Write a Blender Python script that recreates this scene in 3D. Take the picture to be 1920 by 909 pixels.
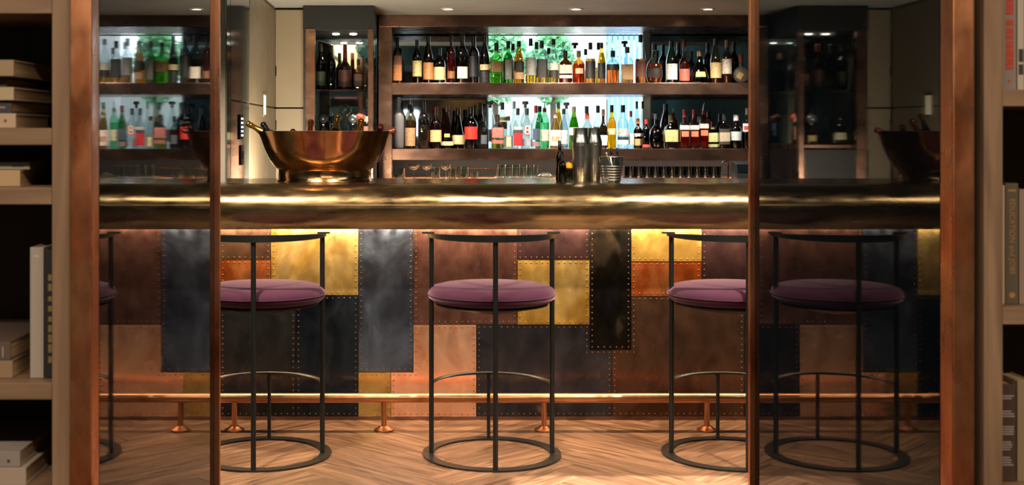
import bpy, bmesh, math, random
from mathutils import Vector, Matrix
random.seed(7)
for o in list(bpy.data.objects): bpy.data.objects.remove(o)
SC = bpy.context.scene
COL = SC.collection
F, H, VX, VY = 2400.0, 1.34, 791.0, 250.0      # focal length in pixels, eye height, vanishing point

# ------------------------------------------------------------------ camera
cd = bpy.data.cameras.new('camera'); cam = bpy.data.objects.new('camera', cd); COL.objects.link(cam)
cam.location = (0, 0, H); cam.rotation_euler = (math.pi/2, 0, 0)
cd.sensor_width = 36; cd.lens = 36*F/1920
cd.shift_x = (960-VX)/1920; cd.shift_y = -(454.5-VY)/1920
cd.clip_start = .05; cd.clip_end = 200
cd.dof.use_dof = True; cd.dof.focus_distance = 6.4; cd.dof.aperture_fstop = 7.0
SC.camera = cam
# ------------------------------------------------------------------ world
w = bpy.data.worlds.new('world'); SC.world = w; w.use_nodes = True
bg = w.node_tree.nodes['Background']; bg.inputs[0].default_value = (.86, .93, 1, 1); bg.inputs[1].default_value = 4.0
vs = SC.view_settings; vs.view_transform = 'Standard'; vs.look = 'None'; vs.gamma = 1; vs.use_curve_mapping = False
vs.exposure = 0.68
SC.cycles.max_bounces = 10; SC.cycles.transparent_max_bounces = 28; SC.cycles.transmission_bounces = 10
SC.cycles.glossy_bounces = 6; SC.cycles.diffuse_bounces = 4
SC.cycles.sample_clamp_indirect = 6; SC.cycles.caustics_reflective = False; SC.cycles.caustics_refractive = True
# ------------------------------------------------------------------ large lights
def area(name, loc, rot, sx, sy, e, col):
    l = bpy.data.lights.new(name, 'AREA'); l.shape = 'RECTANGLE'; l.size = sx; l.size_y = sy; l.energy = e; l.color = col
    o = bpy.data.objects.new(name, l); COL.objects.link(o); o.location = loc; o.rotation_euler = rot; return o
def spot(name, loc, tgt, e, col, ang, blend=.5, rad=.02):
    l = bpy.data.lights.new(name, 'SPOT'); l.energy = e; l.color = col; l.spot_size = math.radians(ang); l.spot_blend = blend
    l.shadow_soft_size = rad
    o = bpy.data.objects.new(name, l); COL.objects.link(o); o.location = loc
    d = Vector(tgt)-Vector(loc); o.rotation_euler = d.to_track_quat('-Z', 'Y').to_euler(); return o
WARM = (1, .80, .60); WARM2 = (1, .80, .60)
area('counter_strip_light', (.4, 5.905, .9), (math.radians(14), 0, 0), 4.4, .03, 58, (1, .72, .46))
area('added_library_light', (.1, .6, 2.57), (0, 0, 0), 3.4, .10, 76, (1, .76, .54))  # added, unseen: fills the bookcases and draws the bullnose highlight
for x, y, e in ((-.95, 4.3, 260), (.3, 4.35, 150), (1.55, 4.3, 320)):
    spot('stool_downlight', (x, y, 2.47), (x*.95+.02, 5.45, .3), e, WARM, 75, .6, .025)
spot('sun_patch_lamp', (.7, 4.3, 2.95), (.72, 4.6, 0), 1500, (1, .88, .74), 44, .1, .004)  # added lamp above a ceiling slot, stands in for sunlight on the floor
for x in (.165, .976, 1.81): spot('soffit_downlight', (x, 8.1, 2.10), (x, 8.30, 1.2), 66, (1, .88, .74), 120, .7, .03)
spot('wall_washer', (.72, -2.22, 2.45), (.70, -2.5, 1.3), 60, (1, .66, .28), 70, .5, .02)
area('added_picture_light', (-.88, 4.125, 2.38), (math.radians(-38), 0, 0), .46, .04, 18, (1, .84, .6))  # added to brighten the made-up picture that the niche mirror reflects
area('worktop_light', (-.62, 6.60, .96), (math.radians(100), 0, 0), .5, .03, 24, (1, .84, .62))

area('added_wall_fill', (1.9, 4.12, 2.45), (math.radians(-25), 0, 0), 1.5, .05, 16, (.86, .95, 1))  # added pair, brightens the bar-side walls reflected in the smoked mirrors
area('added_wall_fill', (-1.5, 4.12, 2.45), (math.radians(-25), 0, 0), 1.0, .05, 10, (.86, .95, 1))
area('added_glassware_light', (1.25, 8.60, 1.158), (math.radians(14), 0, 0), 2.8, .02, 26, (1, .88, .70))  # added strip to brighten the glasses on the back counter

# ------------------------------------------------------------------ materials
MC = {}
def nt(name):
    m = bpy.data.materials.new(name); m.use_nodes = True; t = m.node_tree
    return m, t, t.nodes, t.links, t.nodes['Principled BSDF']
def rgb(c): return (c[0], c[1], c[2], 1)
def hexc(h):
    h = h.lstrip('#'); v = [int(h[i:i+2], 16)/255 for i in (0, 2, 4)]
    return tuple(x/12.92 if x <= .04045 else ((x+.055)/1.055)**2.4 for x in v)
def tocol(c): return hexc(c) if isinstance(c, str) else c
def plain(name, c, rough=.5, metal=0, spec=.5, **kw):
    k = ('plain', name)
    if k in MC: return MC[k]
    m, t, N, L, b = nt(name); c = tocol(c)
    b.inputs['Base Color'].default_value = rgb(c); b.inputs['Roughness'].default_value = rough
    b.inputs['Metallic'].default_value = metal; b.inputs['Specular IOR Level'].default_value = spec
    for kk, v in kw.items(): b.inputs[kk.replace('_', ' ')].default_value = v
    # faint variation so nothing is dead flat
    n = N.new('ShaderNodeTexNoise'); n.inputs['Scale'].default_value = 18
    mr = N.new('ShaderNodeMapRange'); mr.inputs['To Min'].default_value = max(0, rough-.03); mr.inputs['To Max'].default_value = min(1, rough+.03)
    tc = N.new('ShaderNodeTexCoord'); L.new(tc.outputs['Object'], n.inputs['Vector'])
    L.new(n.outputs['Fac'], mr.inputs['Value']); L.new(mr.outputs['Result'], b.inputs['Roughness'])
    MC[k] = m; return m
def mottled(name, cols, metal, r0, r1, scale=(3, 3, 3), detail=6, bump=.0, distort=.6, fine=True, seedoff=0):
    m, t, N, L, b = nt(name)
    tc = N.new('ShaderNodeTexCoord'); mp = N.new('ShaderNodeMapping'); mp.inputs['Scale'].default_value = scale
    mp.inputs['Location'].default_value = (seedoff*3.1, seedoff*1.7, seedoff)
    L.new(tc.outputs['Object'], mp.inputs['Vector'])
    n = N.new('ShaderNodeTexNoise'); n.inputs['Scale'].default_value = 1; n.inputs['Detail'].default_value = detail; n.inputs['Distortion'].default_value = distort
    n.inputs['Roughness'].default_value = .6
    L.new(mp.outputs['Vector'], n.inputs['Vector'])
    cr = N.new('ShaderNodeValToRGB'); e = cr.color_ramp.elements
    ps = [.28+.44*i/(len(cols)-1) for i in range(len(cols))]
    e[0].position = ps[0]; e[0].color = rgb(tocol(cols[0])); e[1].position = ps[-1]; e[1].color = rgb(tocol(cols[-1]))
    for p, c in list(zip(ps, cols))[1:-1]:
        q = e.new(p); q.color = rgb(tocol(c))
    L.new(n.outputs['Fac'], cr.inputs['Fac']); L.new(cr.outputs['Color'], b.inputs['Base Color'])
    n2 = N.new('ShaderNodeTexNoise'); n2.inputs['Scale'].default_value = 4.3; n2.inputs['Detail'].default_value = 4
    L.new(mp.outputs['Vector'], n2.inputs['Vector'])
    mr = N.new('ShaderNodeMapRange'); mr.inputs['From Min'].default_value = .3; mr.inputs['From Max'].default_value = .7
    mr.inputs['To Min'].default_value = r0; mr.inputs['To Max'].default_value = r1
    L.new(n2.outputs['Fac'], mr.inputs['Value']); L.new(mr.outputs['Result'], b.inputs['Roughness'])
    b.inputs['Metallic'].default_value = metal
    if bump:
        bp = N.new('ShaderNodeBump'); bp.inputs['Strength'].default_value = bump; bp.inputs['Distance'].default_value = .01
        L.new(n.outputs['Fac'], bp.inputs['Height']); L.new(bp.outputs['Normal'], b.inputs['Normal'])
    return m
def wood(name, c0, c1, scale=(2, 26, 26), rough=.45, vary=.25, bump=.05):
    m, t, N, L, b = nt(name)
    tc = N.new('ShaderNodeTexCoord'); mp = N.new('ShaderNodeMapping'); mp.inputs['Scale'].default_value = scale
    oi = N.new('ShaderNodeObjectInfo'); vm = N.new('ShaderNodeVectorMath'); vm.operation = 'ADD'
    mm = N.new('ShaderNodeMath'); mm.operation = 'MULTIPLY'; mm.inputs[1].default_value = 37
    L.new(oi.outputs['Random'], mm.inputs[0]); L.new(tc.outputs['Object'], vm.inputs[0]); L.new(mm.outputs[0], vm.inputs[1])
    L.new(vm.outputs['Vector'], mp.inputs['Vector'])
    n = N.new('ShaderNodeTexNoise'); n.inputs['Scale'].default_value = 1; n.inputs['Detail'].default_value = 7; n.inputs['Distortion'].default_value = 1.2
    L.new(mp.outputs['Vector'], n.inputs['Vector'])
    cr = N.new('ShaderNodeValToRGB'); e = cr.color_ramp.elements
    e[0].position = .32; e[0].color = rgb(tocol(c0)); e[1].position = .68; e[1].color = rgb(tocol(c1))
    L.new(n.outputs['Fac'], cr.inputs['Fac'])
    hs = N.new('ShaderNodeHueSaturation'); mr = N.new('ShaderNodeMapRange')
    mr.inputs['To Min'].default_value = 1-vary; mr.inputs['To Max'].default_value = 1+vary
    L.new(oi.outputs['Random'], mr.inputs['Value']); L.new(mr.outputs['Result'], hs.inputs['Value'])
    L.new(cr.outputs['Color'], hs.inputs['Color']); L.new(hs.outputs['Color'], b.inputs['Base Color'])
    mr2 = N.new('ShaderNodeMapRange'); mr2.inputs['To Min'].default_value = rough-.1; mr2.inputs['To Max'].default_value = rough+.12
    L.new(n.outputs['Fac'], mr2.inputs['Value']); L.new(mr2.outputs['Result'], b.inputs['Roughness'])
    bp = N.new('ShaderNodeBump'); bp.inputs['Strength'].default_value = bump; bp.inputs['Distance'].default_value = .004
    L.new(n.outputs['Fac'], bp.inputs['Height']); L.new(bp.outputs['Normal'], b.inputs['Normal'])
    return m
def glass(c, dens=.05):
    c = tocol(c); k = ('glass', tuple(round(x, 3) for x in c), dens)
    if k in MC: return MC[k]
    m, t, N, L, b = nt('bottle_glass'); N.remove(b); out = N['Material Output']
    tr = N.new('ShaderNodeBsdfTransparent'); gl = N.new('ShaderNodeBsdfGlossy'); gl.inputs['Roughness'].default_value = .03
    gl.inputs['Color'].default_value = (.95, .97, 1, 1)
    lw = N.new('ShaderNodeLayerWeight'); lw.inputs['Blend'].default_value = .5
    p = N.new('ShaderNodeMath'); p.operation = 'POWER'; p.inputs[1].default_value = 3.2; L.new(lw.outputs['Facing'], p.inputs[0])
    mc = N.new('ShaderNodeMixRGB'); mc.inputs[1].default_value = rgb(c); mc.inputs[2].default_value = rgb(tuple(x*.22 for x in c))
    p3 = N.new('ShaderNodeMath'); p3.operation = 'POWER'; p3.inputs[1].default_value = 3.; L.new(lw.outputs['Facing'], p3.inputs[0])
    L.new(p3.outputs[0], mc.inputs[0]); L.new(mc.outputs[0], tr.inputs['Color'])
    mr = N.new('ShaderNodeMapRange'); mr.inputs['To Min'].default_value = dens; mr.inputs['To Max'].default_value = .75+dens; L.new(p.outputs[0], mr.inputs['Value'])
    mx = N.new('ShaderNodeMixShader'); L.new(mr.outputs['Result'], mx.inputs[0]); L.new(tr.outputs[0], mx.inputs[1]); L.new(gl.outputs[0], mx.inputs[2])
    L.new(mx.outputs[0], out.inputs['Surface']); MC[k] = m; return m
def liquid(c):
    c = tocol(c); k = ('liq', tuple(round(x, 3) for x in c))
    if k in MC: return MC[k]
    m, t, N, L, b = nt('liquid'); N.remove(b); out = N['Material Output']
    g = N.new('ShaderNodeBsdfRefraction'); g.inputs['IOR'].default_value = 1.12; g.inputs['Roughness'].default_value = .05; g.inputs['Color'].default_value = rgb(tuple(x**.42 for x in c))
    d = N.new('ShaderNodeBsdfDiffuse'); d.inputs['Color'].default_value = rgb(c)
    gl = N.new('ShaderNodeBsdfGlossy'); gl.inputs['Roughness'].default_value = .08; gl.inputs['Color'].default_value = rgb(tuple(.4+.6*x for x in c))
    mx = N.new('ShaderNodeMixShader'); mx.inputs[0].default_value = .15; L.new(g.outputs[0], mx.inputs[1]); L.new(d.outputs[0], mx.inputs[2])
    m2 = N.new('ShaderNodeMixShader'); m2.inputs[0].default_value = .06; L.new(mx.outputs[0], m2.inputs[1]); L.new(gl.outputs[0], m2.inputs[2])
    L.new(m2.outputs[0], out.inputs['Surface']); MC[k] = m; return m
def paper(c, ink='#3a3028', amount=.5):
    c = tocol(c); k = ('paper', tuple(round(x, 3) for x in c), ink)
    if k in MC: return MC[k]
    m, t, N, L, b = nt('printed_paper'); tc = N.new('ShaderNodeTexCoord'); mp = N.new('ShaderNodeMapping')
    mp.inputs['Scale'].default_value = (55, 55, 130); L.new(tc.outputs['Object'], mp.inputs['Vector'])
    n = N.new('ShaderNodeTexNoise'); n.inputs['Scale'].default_value = 1; n.inputs['Detail'].default_value = 3; L.new(mp.outputs['Vector'], n.inputs['Vector'])
    cr = N.new('ShaderNodeValToRGB'); e = cr.color_ramp.elements; e[0].position = .56; e[0].color = rgb(c); e[1].position = .66; e[1].color = rgb(tuple(a*.45+b_*.55 for a, b_ in zip(c, tocol(ink))))
    L.new(n.outputs['Fac'], cr.inputs['Fac']); L.new(cr.outputs['Color'], b.inputs['Base Color']); b.inputs['Roughness'].default_value = .55
    MC[k] = m; return m
def emit(name, c, s):
    m, t, N, L, b = nt(name); b.inputs['Base Color'].default_value = rgb(c); b.inputs['Emission Color'].default_value = rgb(c); b.inputs['Emission Strength'].default_value = s
    return m

M = {}
M['copper'] = mottled('aged_copper', ['#944c2a', '#cc7c50', '#dc9c74', '#c06a3e'], .9, .22, .42, (5, 5, 2.2))
M['copper_dark'] = mottled('bronzed_copper', ['#4a3830', '#705446', '#8a6a5a', '#664a3c'], .92, .20, .34, (1.6, 3, 3), detail=3, distort=.3)
M['copper_bowl'] = mottled('polished_copper', ['#b47a50', '#d4a070', '#c08a5c'], 1, .10, .2, (6, 6, 6))
M['brass_rail'] = mottled('worn_brass_rail', ['#b07650', '#c89068', '#b88260'], 1, .28, .32, (9, 9, 9))
M['brass_bar'] = mottled('patinated_brass', ['#40362a', '#776548', '#96825f', '#5c4d34'], .95, .13, .30, (2.2, 6, 10), bump=.004)
M['oak'] = wood('limed_oak', '#6f5a47', '#957b64', (14, 14, 1.6), .55, .04)
M['oak_h'] = wood('limed_oak_shelf', '#6f5a47', '#957b64', (1.6, 14, 14), .55, .04)
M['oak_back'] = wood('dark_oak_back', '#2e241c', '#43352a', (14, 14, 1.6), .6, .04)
M['plank'] = wood('oak_parquet', '#432e20', '#7c5c44', (3.2, 30, 30), .36, .22, .12)
M['steel_black'] = plain('black_steel', '#383c3c', .34, .85)
M['velvet'] = plain('plum_velvet', '#3a192e', .85, 0, .2, Sheen_Weight=.45, Sheen_Roughness=.4, Sheen_Tint=(.9, .6, .75, 1))
M['chrome'] = plain('polished_steel', '#d8d6d2', .24, 1)
M['plaster'] = mottled('plaster', ['#8d8579', '#9b9285'], 0, .7, .85, (3, 3, 3))
M['ceiling'] = mottled('painted_ceiling', ['#a2a29a', '#b0b0aa'], 0, .6, .8, (2, 2, 2))
M['lacquer'] = mottled('taupe_lacquer', ['#8a7c66', '#978870'], 0, .35, .5, (2, 2, 2))
M['green_glass_panel'] = plain('back_painted_glass', '#565c52', .08, 0, .8)
M['dark_wall'] = mottled('dark_teal_panel', ['#2e4444', '#3c5454'], 0, .4, .6, (2, 2, 2))
M['brown_wall'] = wood('walnut_panelling', '#3a2516', '#5a3c24', (12, 12, 1.5), .5, .1)
M['black'] = plain('matt_black', '#0c0c0e', .6)
M['void'] = plain('dark_joinery', '#1c1917', .5)
M['white'] = plain('white_paint', '#dfe0dc', .5)
M['portal_glass'] = plain('smoked_black_glass', (.003, .006, .009), .02, 0, .2, Specular_Tint=(.62, .76, .95, 1))
M['portal_glass_b'] = plain('smoked_blue_glass', (.003, .006, .010), .02, 0, .13, Specular_Tint=(.52, .68, .95, 1))
M['mirror'] = plain('smoked_mirror', (.34, .42, .45), .03, 1)
M['slate'] = plain('slate_floor', '#4a3c30', .6)
M['pages'] = wood('page_edges', '#8d7657', '#b59c78', (3, 3, 160), .8, .05)

# ------------------------------------------------------------------ mesh helpers
def px(x, y, Y): return ((x-VX)*Y/F, Y, H-(y-VY)*Y/F)
def link(name, me, mat=None, parent=None, loc=(0, 0, 0), rot=(0, 0, 0)):
    o = bpy.data.objects.new(name, me); COL.objects.link(o)
    if mat is not None and me is not None and len(me.materials) == 0: me.materials.append(mat)
    o.parent = parent; o.location = loc; o.rotation_euler = rot; return o
def empty(name, loc=(0, 0, 0), rz=0):
    o = bpy.data.objects.new(name, None); COL.objects.link(o); o.location = loc; o.rotation_euler = (0, 0, rz); o.empty_display_size = .05; return o
def tag(o, label, cat, group=None):
    o['label'] = label; o['category'] = cat
    if group: o['group'] = group
    return o
def struct(o): o['kind'] = 'structure'; return o
def mesh(bm, name, smooth=False, autos=None):
    me = bpy.data.meshes.new(name); bmesh.ops.recalc_face_normals(bm, faces=bm.faces[:]); bm.to_mesh(me); bm.free()
    if smooth:
        for p in me.polygons: p.use_smooth = True
    if autos:
        me.set_sharp_from_angle(angle=math.radians(autos))
    return me
def addbox(bm, x0, x1, y0, y1, z0, z1, bev=0):
    vs_ = [bm.verts.new((x, y, z)) for x in (x0, x1) for y in (y0, y1) for z in (z0, z1)]
    fs = [bm.faces.new([vs_[i] for i in f]) for f in ((0, 1, 3, 2), (4, 6, 7, 5), (0, 4, 5, 1), (2, 3, 7, 6), (0, 2, 6, 4), (1, 5, 7, 3))]
    if bev:
        es = list({e for f in fs for e in f.edges})
        bmesh.ops.bevel(bm, geom=es, offset=bev, segments=2, affect='EDGES', profile=.6)
def boxm(name, x0, x1, y0, y1, z0, z1, bev=0):
    bm = bmesh.new(); addbox(bm, x0, x1, y0, y1, z0, z1, bev); return mesh(bm, name)
def box(name, x0, x1, y0, y1, z0, z1, mat, parent=None, bev=0):
    cx, cy = (x0+x1)/2, (y0+y1)/2        # origin at the base centre
    return link(name, boxm(name, x0-cx, x1-cx, y0-cy, y1-cy, 0, z1-z0, bev), mat, parent, (cx, cy, z0))
def addlathe(bm, prof, seg=24, sq=0, ysc=1, off=(0, 0, 0), closed=False):
    rings = []
    for r, z in prof:
        ring = []
        for i in range(seg):
            a = 2*math.pi*(i+.5)/seg; c, s = math.cos(a), math.sin(a); k = 1
            if sq: k = 1/((abs(c)**sq+abs(s)**sq)**(1/sq))
            ring.append(bm.verts.new((off[0]+r*c*k, off[1]+r*s*k*ysc, off[2]+z)))
        rings.append(ring)
    for a, b in zip(rings, rings[1:]):
        for i in range(seg): bm.faces.new((a[i], a[(i+1) % seg], b[(i+1) % seg], b[i]))
    if closed:
        a, b = rings[-1], rings[0]
        for i in range(seg): bm.faces.new((a[i], a[(i+1) % seg], b[(i+1) % seg], b[i]))
    else:
        bm.faces.new(rings[0][::-1]); bm.faces.new(rings[-1])
def lathe(name, prof, seg=24, sq=0, ysc=1, ang=50, closed=False):
    bm = bmesh.new(); addlathe(bm, prof, seg, sq, ysc, closed=closed); return mesh(bm, name, True, ang)
def addtube(bm, pts, r, seg=10, closed=False, flat=None):
    pts = [Vector(p) for p in pts]; n = len(pts); rings = []
    for i, p in enumerate(pts):
        a = pts[(i-1) % n] if (closed or i > 0) else p; b = pts[(i+1) % n] if (closed or i < n-1) else p
        t = (b-a).normalized(); up = Vector((0, 0, 1)) if abs(t.z) < .95 else Vector((1, 0, 0))
        s = t.cross(up).normalized(); u = s.cross(t).normalized(); rr = r[i] if isinstance(r, (list, tuple)) else r
        rings.append([bm.verts.new(p+s*rr*math.cos(2*math.pi*k/seg)+u*rr*(flat or 1)*math.sin(2*math.pi*k/seg)) for k in range(seg)])
    pairs = list(zip(rings, rings[1:]))+([(rings[-1], rings[0])] if closed else [])
    for a, b in pairs:
        for k in range(seg): bm.faces.new((a[k], a[(k+1) % seg], b[(k+1) % seg], b[k]))
    if not closed: bm.faces.new(rings[0][::-1]); bm.faces.new(rings[-1])
def tube(name, pts, r, mat, parent=None, seg=10, closed=False, flat=None, loc=(0, 0, 0)):
    bm = bmesh.new(); addtube(bm, pts, r, seg, closed, flat); return link(name, mesh(bm, name, True, 50), mat, parent, loc)
def prism(name, prof, x0, x1, smooth=True, ang=35):        # profile (y,z) extruded along x
    bm = bmesh.new(); a = [bm.verts.new((x0, y, z)) for y, z in prof]; b = [bm.verts.new((x1, y, z)) for y, z in prof]; n = len(prof)
    for i in range(n): bm.faces.new((a[i], a[(i+1) % n], b[(i+1) % n], b[i]))
    bm.faces.new(a[::-1]); bm.faces.new(b); return mesh(bm, name, smooth, ang)
def textmesh(s, size, ext=.0004):
    c = bpy.data.curves.new('t', 'FONT'); c.body = s; c.size = size; c.extrude = ext; c.align_x = 'CENTER'; c.align_y = 'CENTER'; c.resolution_u = 3
    o = bpy.data.objects.new('t', c); COL.objects.link(o); dg = bpy.context.evaluated_depsgraph_get()
    me = bpy.data.meshes.new_from_object(o.evaluated_get(dg)); bpy.data.objects.remove(o); return me
def copy_tree(o, parent=None):
    c = o.copy(); COL.objects.link(c); c.parent = parent
    for ch in list(o.children): copy_tree(ch, c)
    return c

# ================================================================== SETTING
XL, XR = -2.2, 2.8
floor = struct(box('floor', XL-.1, XR+.1, -2.7, 9.5, -.12, -.012, M['slate']))
# herringbone parquet, real planks
PW, PL = .14, .70
pm = boxm('plank', -PL/2+.0011, PL/2-.0011, -PW/2+.0011, PW/2-.0011, -.011, 0, .0014); pm.materials.append(M['plank'])
c45 = math.sqrt(.5); n_pl = 0; fl = floor.location
for i in range(-40, 41):
    for j in range(-12, 13):
        for k in (0, 1):
            # herringbone lattice (ratio 5): horizontal plank then vertical plank
            if k == 0: u, v, r = (i+j*10)*PW+PL/2, i*PW+PW/2, 0
            else: u, v, r = (i+j*10+5)*PW+PW/2, i*PW+PW-PL/2, math.pi/2
            X = (u-v)*c45+.12; Y = (u+v)*c45+4.3
            if -2.1 < X < 2.7 and 2.9 < Y < 6.2:
                q = link('plank', pm, None, floor, (X-fl.x, Y-fl.y, -fl.z+random.uniform(-.0008, 0)), (0, 0, r+math.pi/4)); n_pl += 1
# outer walls
def wall(name, *a): return struct(box(name, *a))
wall('wall_left', XL-.1, XL, -2.6, 9.45, -.012, 2.75, M['dark_wall'])
wall('wall_right', XR, XR+.1, -2.6, 9.45, -.012, 2.75, M['dark_wall'])
# rear wall of the front room, with a small window
rw = struct(empty('wall_rear', (0, -2.5, 0)))
WX0, WX1, WZ0, WZ1 = -.36, -.02, 1.30, 1.72
for a in ((XL, WX0, -.1, 0, 0, 2.75), (WX1, XR, -.1, 0, 0, 2.75), (WX0, WX1, -.1, 0, 0, WZ0), (WX0, WX1, -.1, 0, WZ1, 2.75)):
    box('panelling', *a, M['brown_wall'], rw)
for a in ((WX0, WX0+.03, -.06, .01, WZ0, WZ1), (WX1-.03, WX1, -.06, .01, WZ0, WZ1), (WX0+.15, WX0+.19, -.06, .01, WZ0, WZ1)):
    box('window_frame', *a, M['void'], rw)
# back wall with a picture window between two smoked mirrors
BX0, BX1, BZ0, BZ1 = .466, 1.66, 1.17, 2.115
bw = struct(empty('wall_back', (0, 9.30, 0)))
for a in ((XL, BX0, 0, .14, 0, 2.75), (BX1, XR, 0, .14, 0, 2.75), (BX0, BX1, 0, .14, 0, BZ0), (BX0, BX1, 0, .14, BZ1, 2.75)):
    box('wall_section', *a, M['dark_wall'], bw)
win = struct(empty('window_1', (0, 9.30, 0)))
for a in ((BX0, BX0+.018, .0, .10, BZ0, BZ1), (BX1-.055, BX1, -.005, .10, BZ0, BZ1), (BX0, BX1, .02, .09, BZ1-.02, BZ1), (BX0, BX1, 0, .12, BZ0, BZ0+.03),
          (BX0+.018, BX1-.055, .04, .06, 2.052, 2.062)):
    box('window_frame', *a, M['white'], win)
box('window_pane', BX0+.018, BX1-.055, .048, .052, BZ0+.03, BZ1-.02, glass((.97, .99, 1)), win)
# bar-room ceiling (with a slot added to cut the floor sun patch), soffit, front ceiling
ce = struct(empty('ceiling', (0, 0, 2.5)))
HX0, HX1, HY0, HY1 = .647, .784, 4.29, 4.408
for a in ((XL, HX0, 3.9, 7.0, 0, .25), (HX1, XR, 3.9, 7.0, 0, .25), (HX0, HX1, 3.9, HY0, 0, .01), (HX0, HX1, HY1, 7.0, 0, .01),
          (HX0-.2, HX1+.2, 4.0, HY0-.15, .25, .5), (HX0-.2, HX1+.2, HY1+.15, 4.9, .25, .5)):
    box('ceiling_panel', *a, M['ceiling'], ce)
box('ceiling_panel', XL, XR, -2.6, 3.9, .12, .25, M['ceiling'], ce)
box('added_lamp_housing', HX0-.25, HX1+.25, 4.0, 4.7, .49, .6, M['black'], ce)  # box over the added sun patch lamp
box('soffit', XL, XR, 7.0, 9.45, -.37, .25, M['ceiling'], ce)
box('added_lamp_housing', -1.65, 1.85, .53, .67, .078, .119, M['black'], ce)  # cover for the added library light
for x in (1.9, -1.5): box('added_lamp_housing', x-.8 if x > 0 else x-.55, x+.8 if x > 0 else x+.55, 4.09, 4.15, -.03, 0, M['black'], ce)  # covers for the added wall fill lights
for x, y in ((-.95, 4.3), (.3, 4.35), (1.55, 4.3)):
    link('downlight_trim', lathe('downlight_trim', [(.04, 0), (.055, 0), (.055, -.006), (.04, -.008)], 24, closed=True), M['white'], ce, (x, y, 0))
link('downlight_trim', lathe('downlight_trim', [(.04, 0), (.055, 0), (.055, -.006), (.04, -.008)], 24, closed=True), M['white'], ce, (.72, -2.22, .12))
# thick wall between the library and the bar: two blocks and a header
wall('wall_portal_left', XL, -.655, 2.87, 3.885, -.012, 2.62, M['dark_wall'])
wall('wall_portal_right', 1.035, XR, 2.87, 3.885, -.012, 2.62, M['dark_wall'])
wall('wall_portal_header', -.655, 1.035, 2.47, 3.885, 2.12, 2.62, M['dark_wall'])
wall('wall_library_top', XL, XR, 2.44, 2.87, 2.3, 2.62, M['oak'])
# wall block at the left end of the bar
wb = struct(box('wall_return', XL, -.925, 6.02, 8.02, -.012, 2.13, M['plaster']))
lo = wb.location
def onwb(name, *a):
    x0, x1, y0, y1, z0, z1, mat = a
    return box(name, x0-lo.x, x1-lo.x, y0-lo.y, y1-lo.y, z0-lo.z, z1-lo.z, mat, wb, .002)
onwb('glass_panel', -.926, -.917, 6.02, 6.13, 1.0, 2.09, M['green_glass_panel'])
onwb('glass_panel', -.926, -.917, 6.14, 6.80, 1.505, 2.09, M['green_glass_panel'])
onwb('glass_panel', -.926, -.917, 6.14, 6.80, 1.0, 1.495, M['green_glass_panel'])
onwb('door_leaf', -.926, -.917, 6.83, 8.0, 1.505, 2.11, M['lacquer'])
onwb('door_leaf', -.926, -.917, 6.83, 8.0, .1, 1.495, M['lacquer'])
# tall cupboard facing the room
cup = tag(empty('tall_cupboard', (-.835, 8.06, 0)), 'tall taupe cupboard beside the copper-framed niche cabinet', 'cupboard')
box('body', -.085, .095, .0, .5, 0, 2.125, M['void'], cup)
box('cupboard_door', -.084, .094, -.025, 0, 1.505, 2.115, M['lacquer'], cup, .002)
box('cupboard_door', -.084, .094, -.025, 0, .05, 1.495, M['lacquer'], cup, .002)
tube('hinge', [(-.083, -.03, 1.70), (-.083, -.03, 1.76)], .006, M['steel_black'], cup)
tube('hinge', [(-.083, -.03, 1.36), (-.083, -.03, 1.42)], .006, M['steel_black'], cup)

# keypad, switch and lit pull on the side wall
kp = tag(empty('wall_keypad', (-.917, 6.46, 1.31)), 'dark wall keypad with white lit buttons on the glass wall panel', 'keypad')
box('plate', 0, .008, -.05, .06, 0, .125, M['black'], kp, .002)
be = emit('button_light', (.75, .85, 1), 1.2); bme = boxm('button', 0, .004, -.006, .006, -.005, .005)
bme.materials.append(be)
for i in range(5):
    for j in range(2): link('button', bme, None, kp, (.008, -.015+.04*j, .02+i*.021))
sw = tag(empty('light_switch', (-.917, 6.50, 1.18)), 'dark blank switch plate under the wall keypad', 'switch')
box('plate', 0, .007, -.045, .045, 0, .10, M['void'], sw, .002); box('rocker', .007, .011, -.02, .02, .03, .07, M['black'], sw, .001)
hp = tag(empty('recessed_door_pull', (-.917, 7.42, 1.445)), 'pale recessed pull plate on the taupe side door', 'door pull')
box('rim', 0, .006, -.05, .05, -.006, .125, M['chrome'], hp, .001); box('insert', .006, .009, -.035, .035, .004, .115, emit('lit_insert', (1, .86, .55), .7), hp)

# ================================================================== PORTAL: smoked glass with copper frames
def portal(side):
    s = -1 if side == 'left' else 1
    xg = -.63 if s < 0 else 1.012
    g = struct(empty('trim_1' if s < 0 else 'trim_2', (xg, 2.45, 0)))
    def bb(n, a, b, y0, y1, z0, z1, m, bev=0):
        lo_, hi = sorted((a*s, b*s)); return box(n, lo_, hi, y0, y1, z0, z1, m, g, bev)
    bb('glass_panel', .0, .02, .052, 1.442, -.011, 2.12, M['portal_glass' if s < 0 else 'portal_glass_b'])
    bb('copper_frame', -.0, .042, -.01, .05, -.011, 2.30, M['copper'], .003)
    bb('copper_edge', -.015, .02, 1.442, 1.462, -.011, 2.12, M['copper'], .002)
    return g
portal('left'); portal('right')

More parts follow.
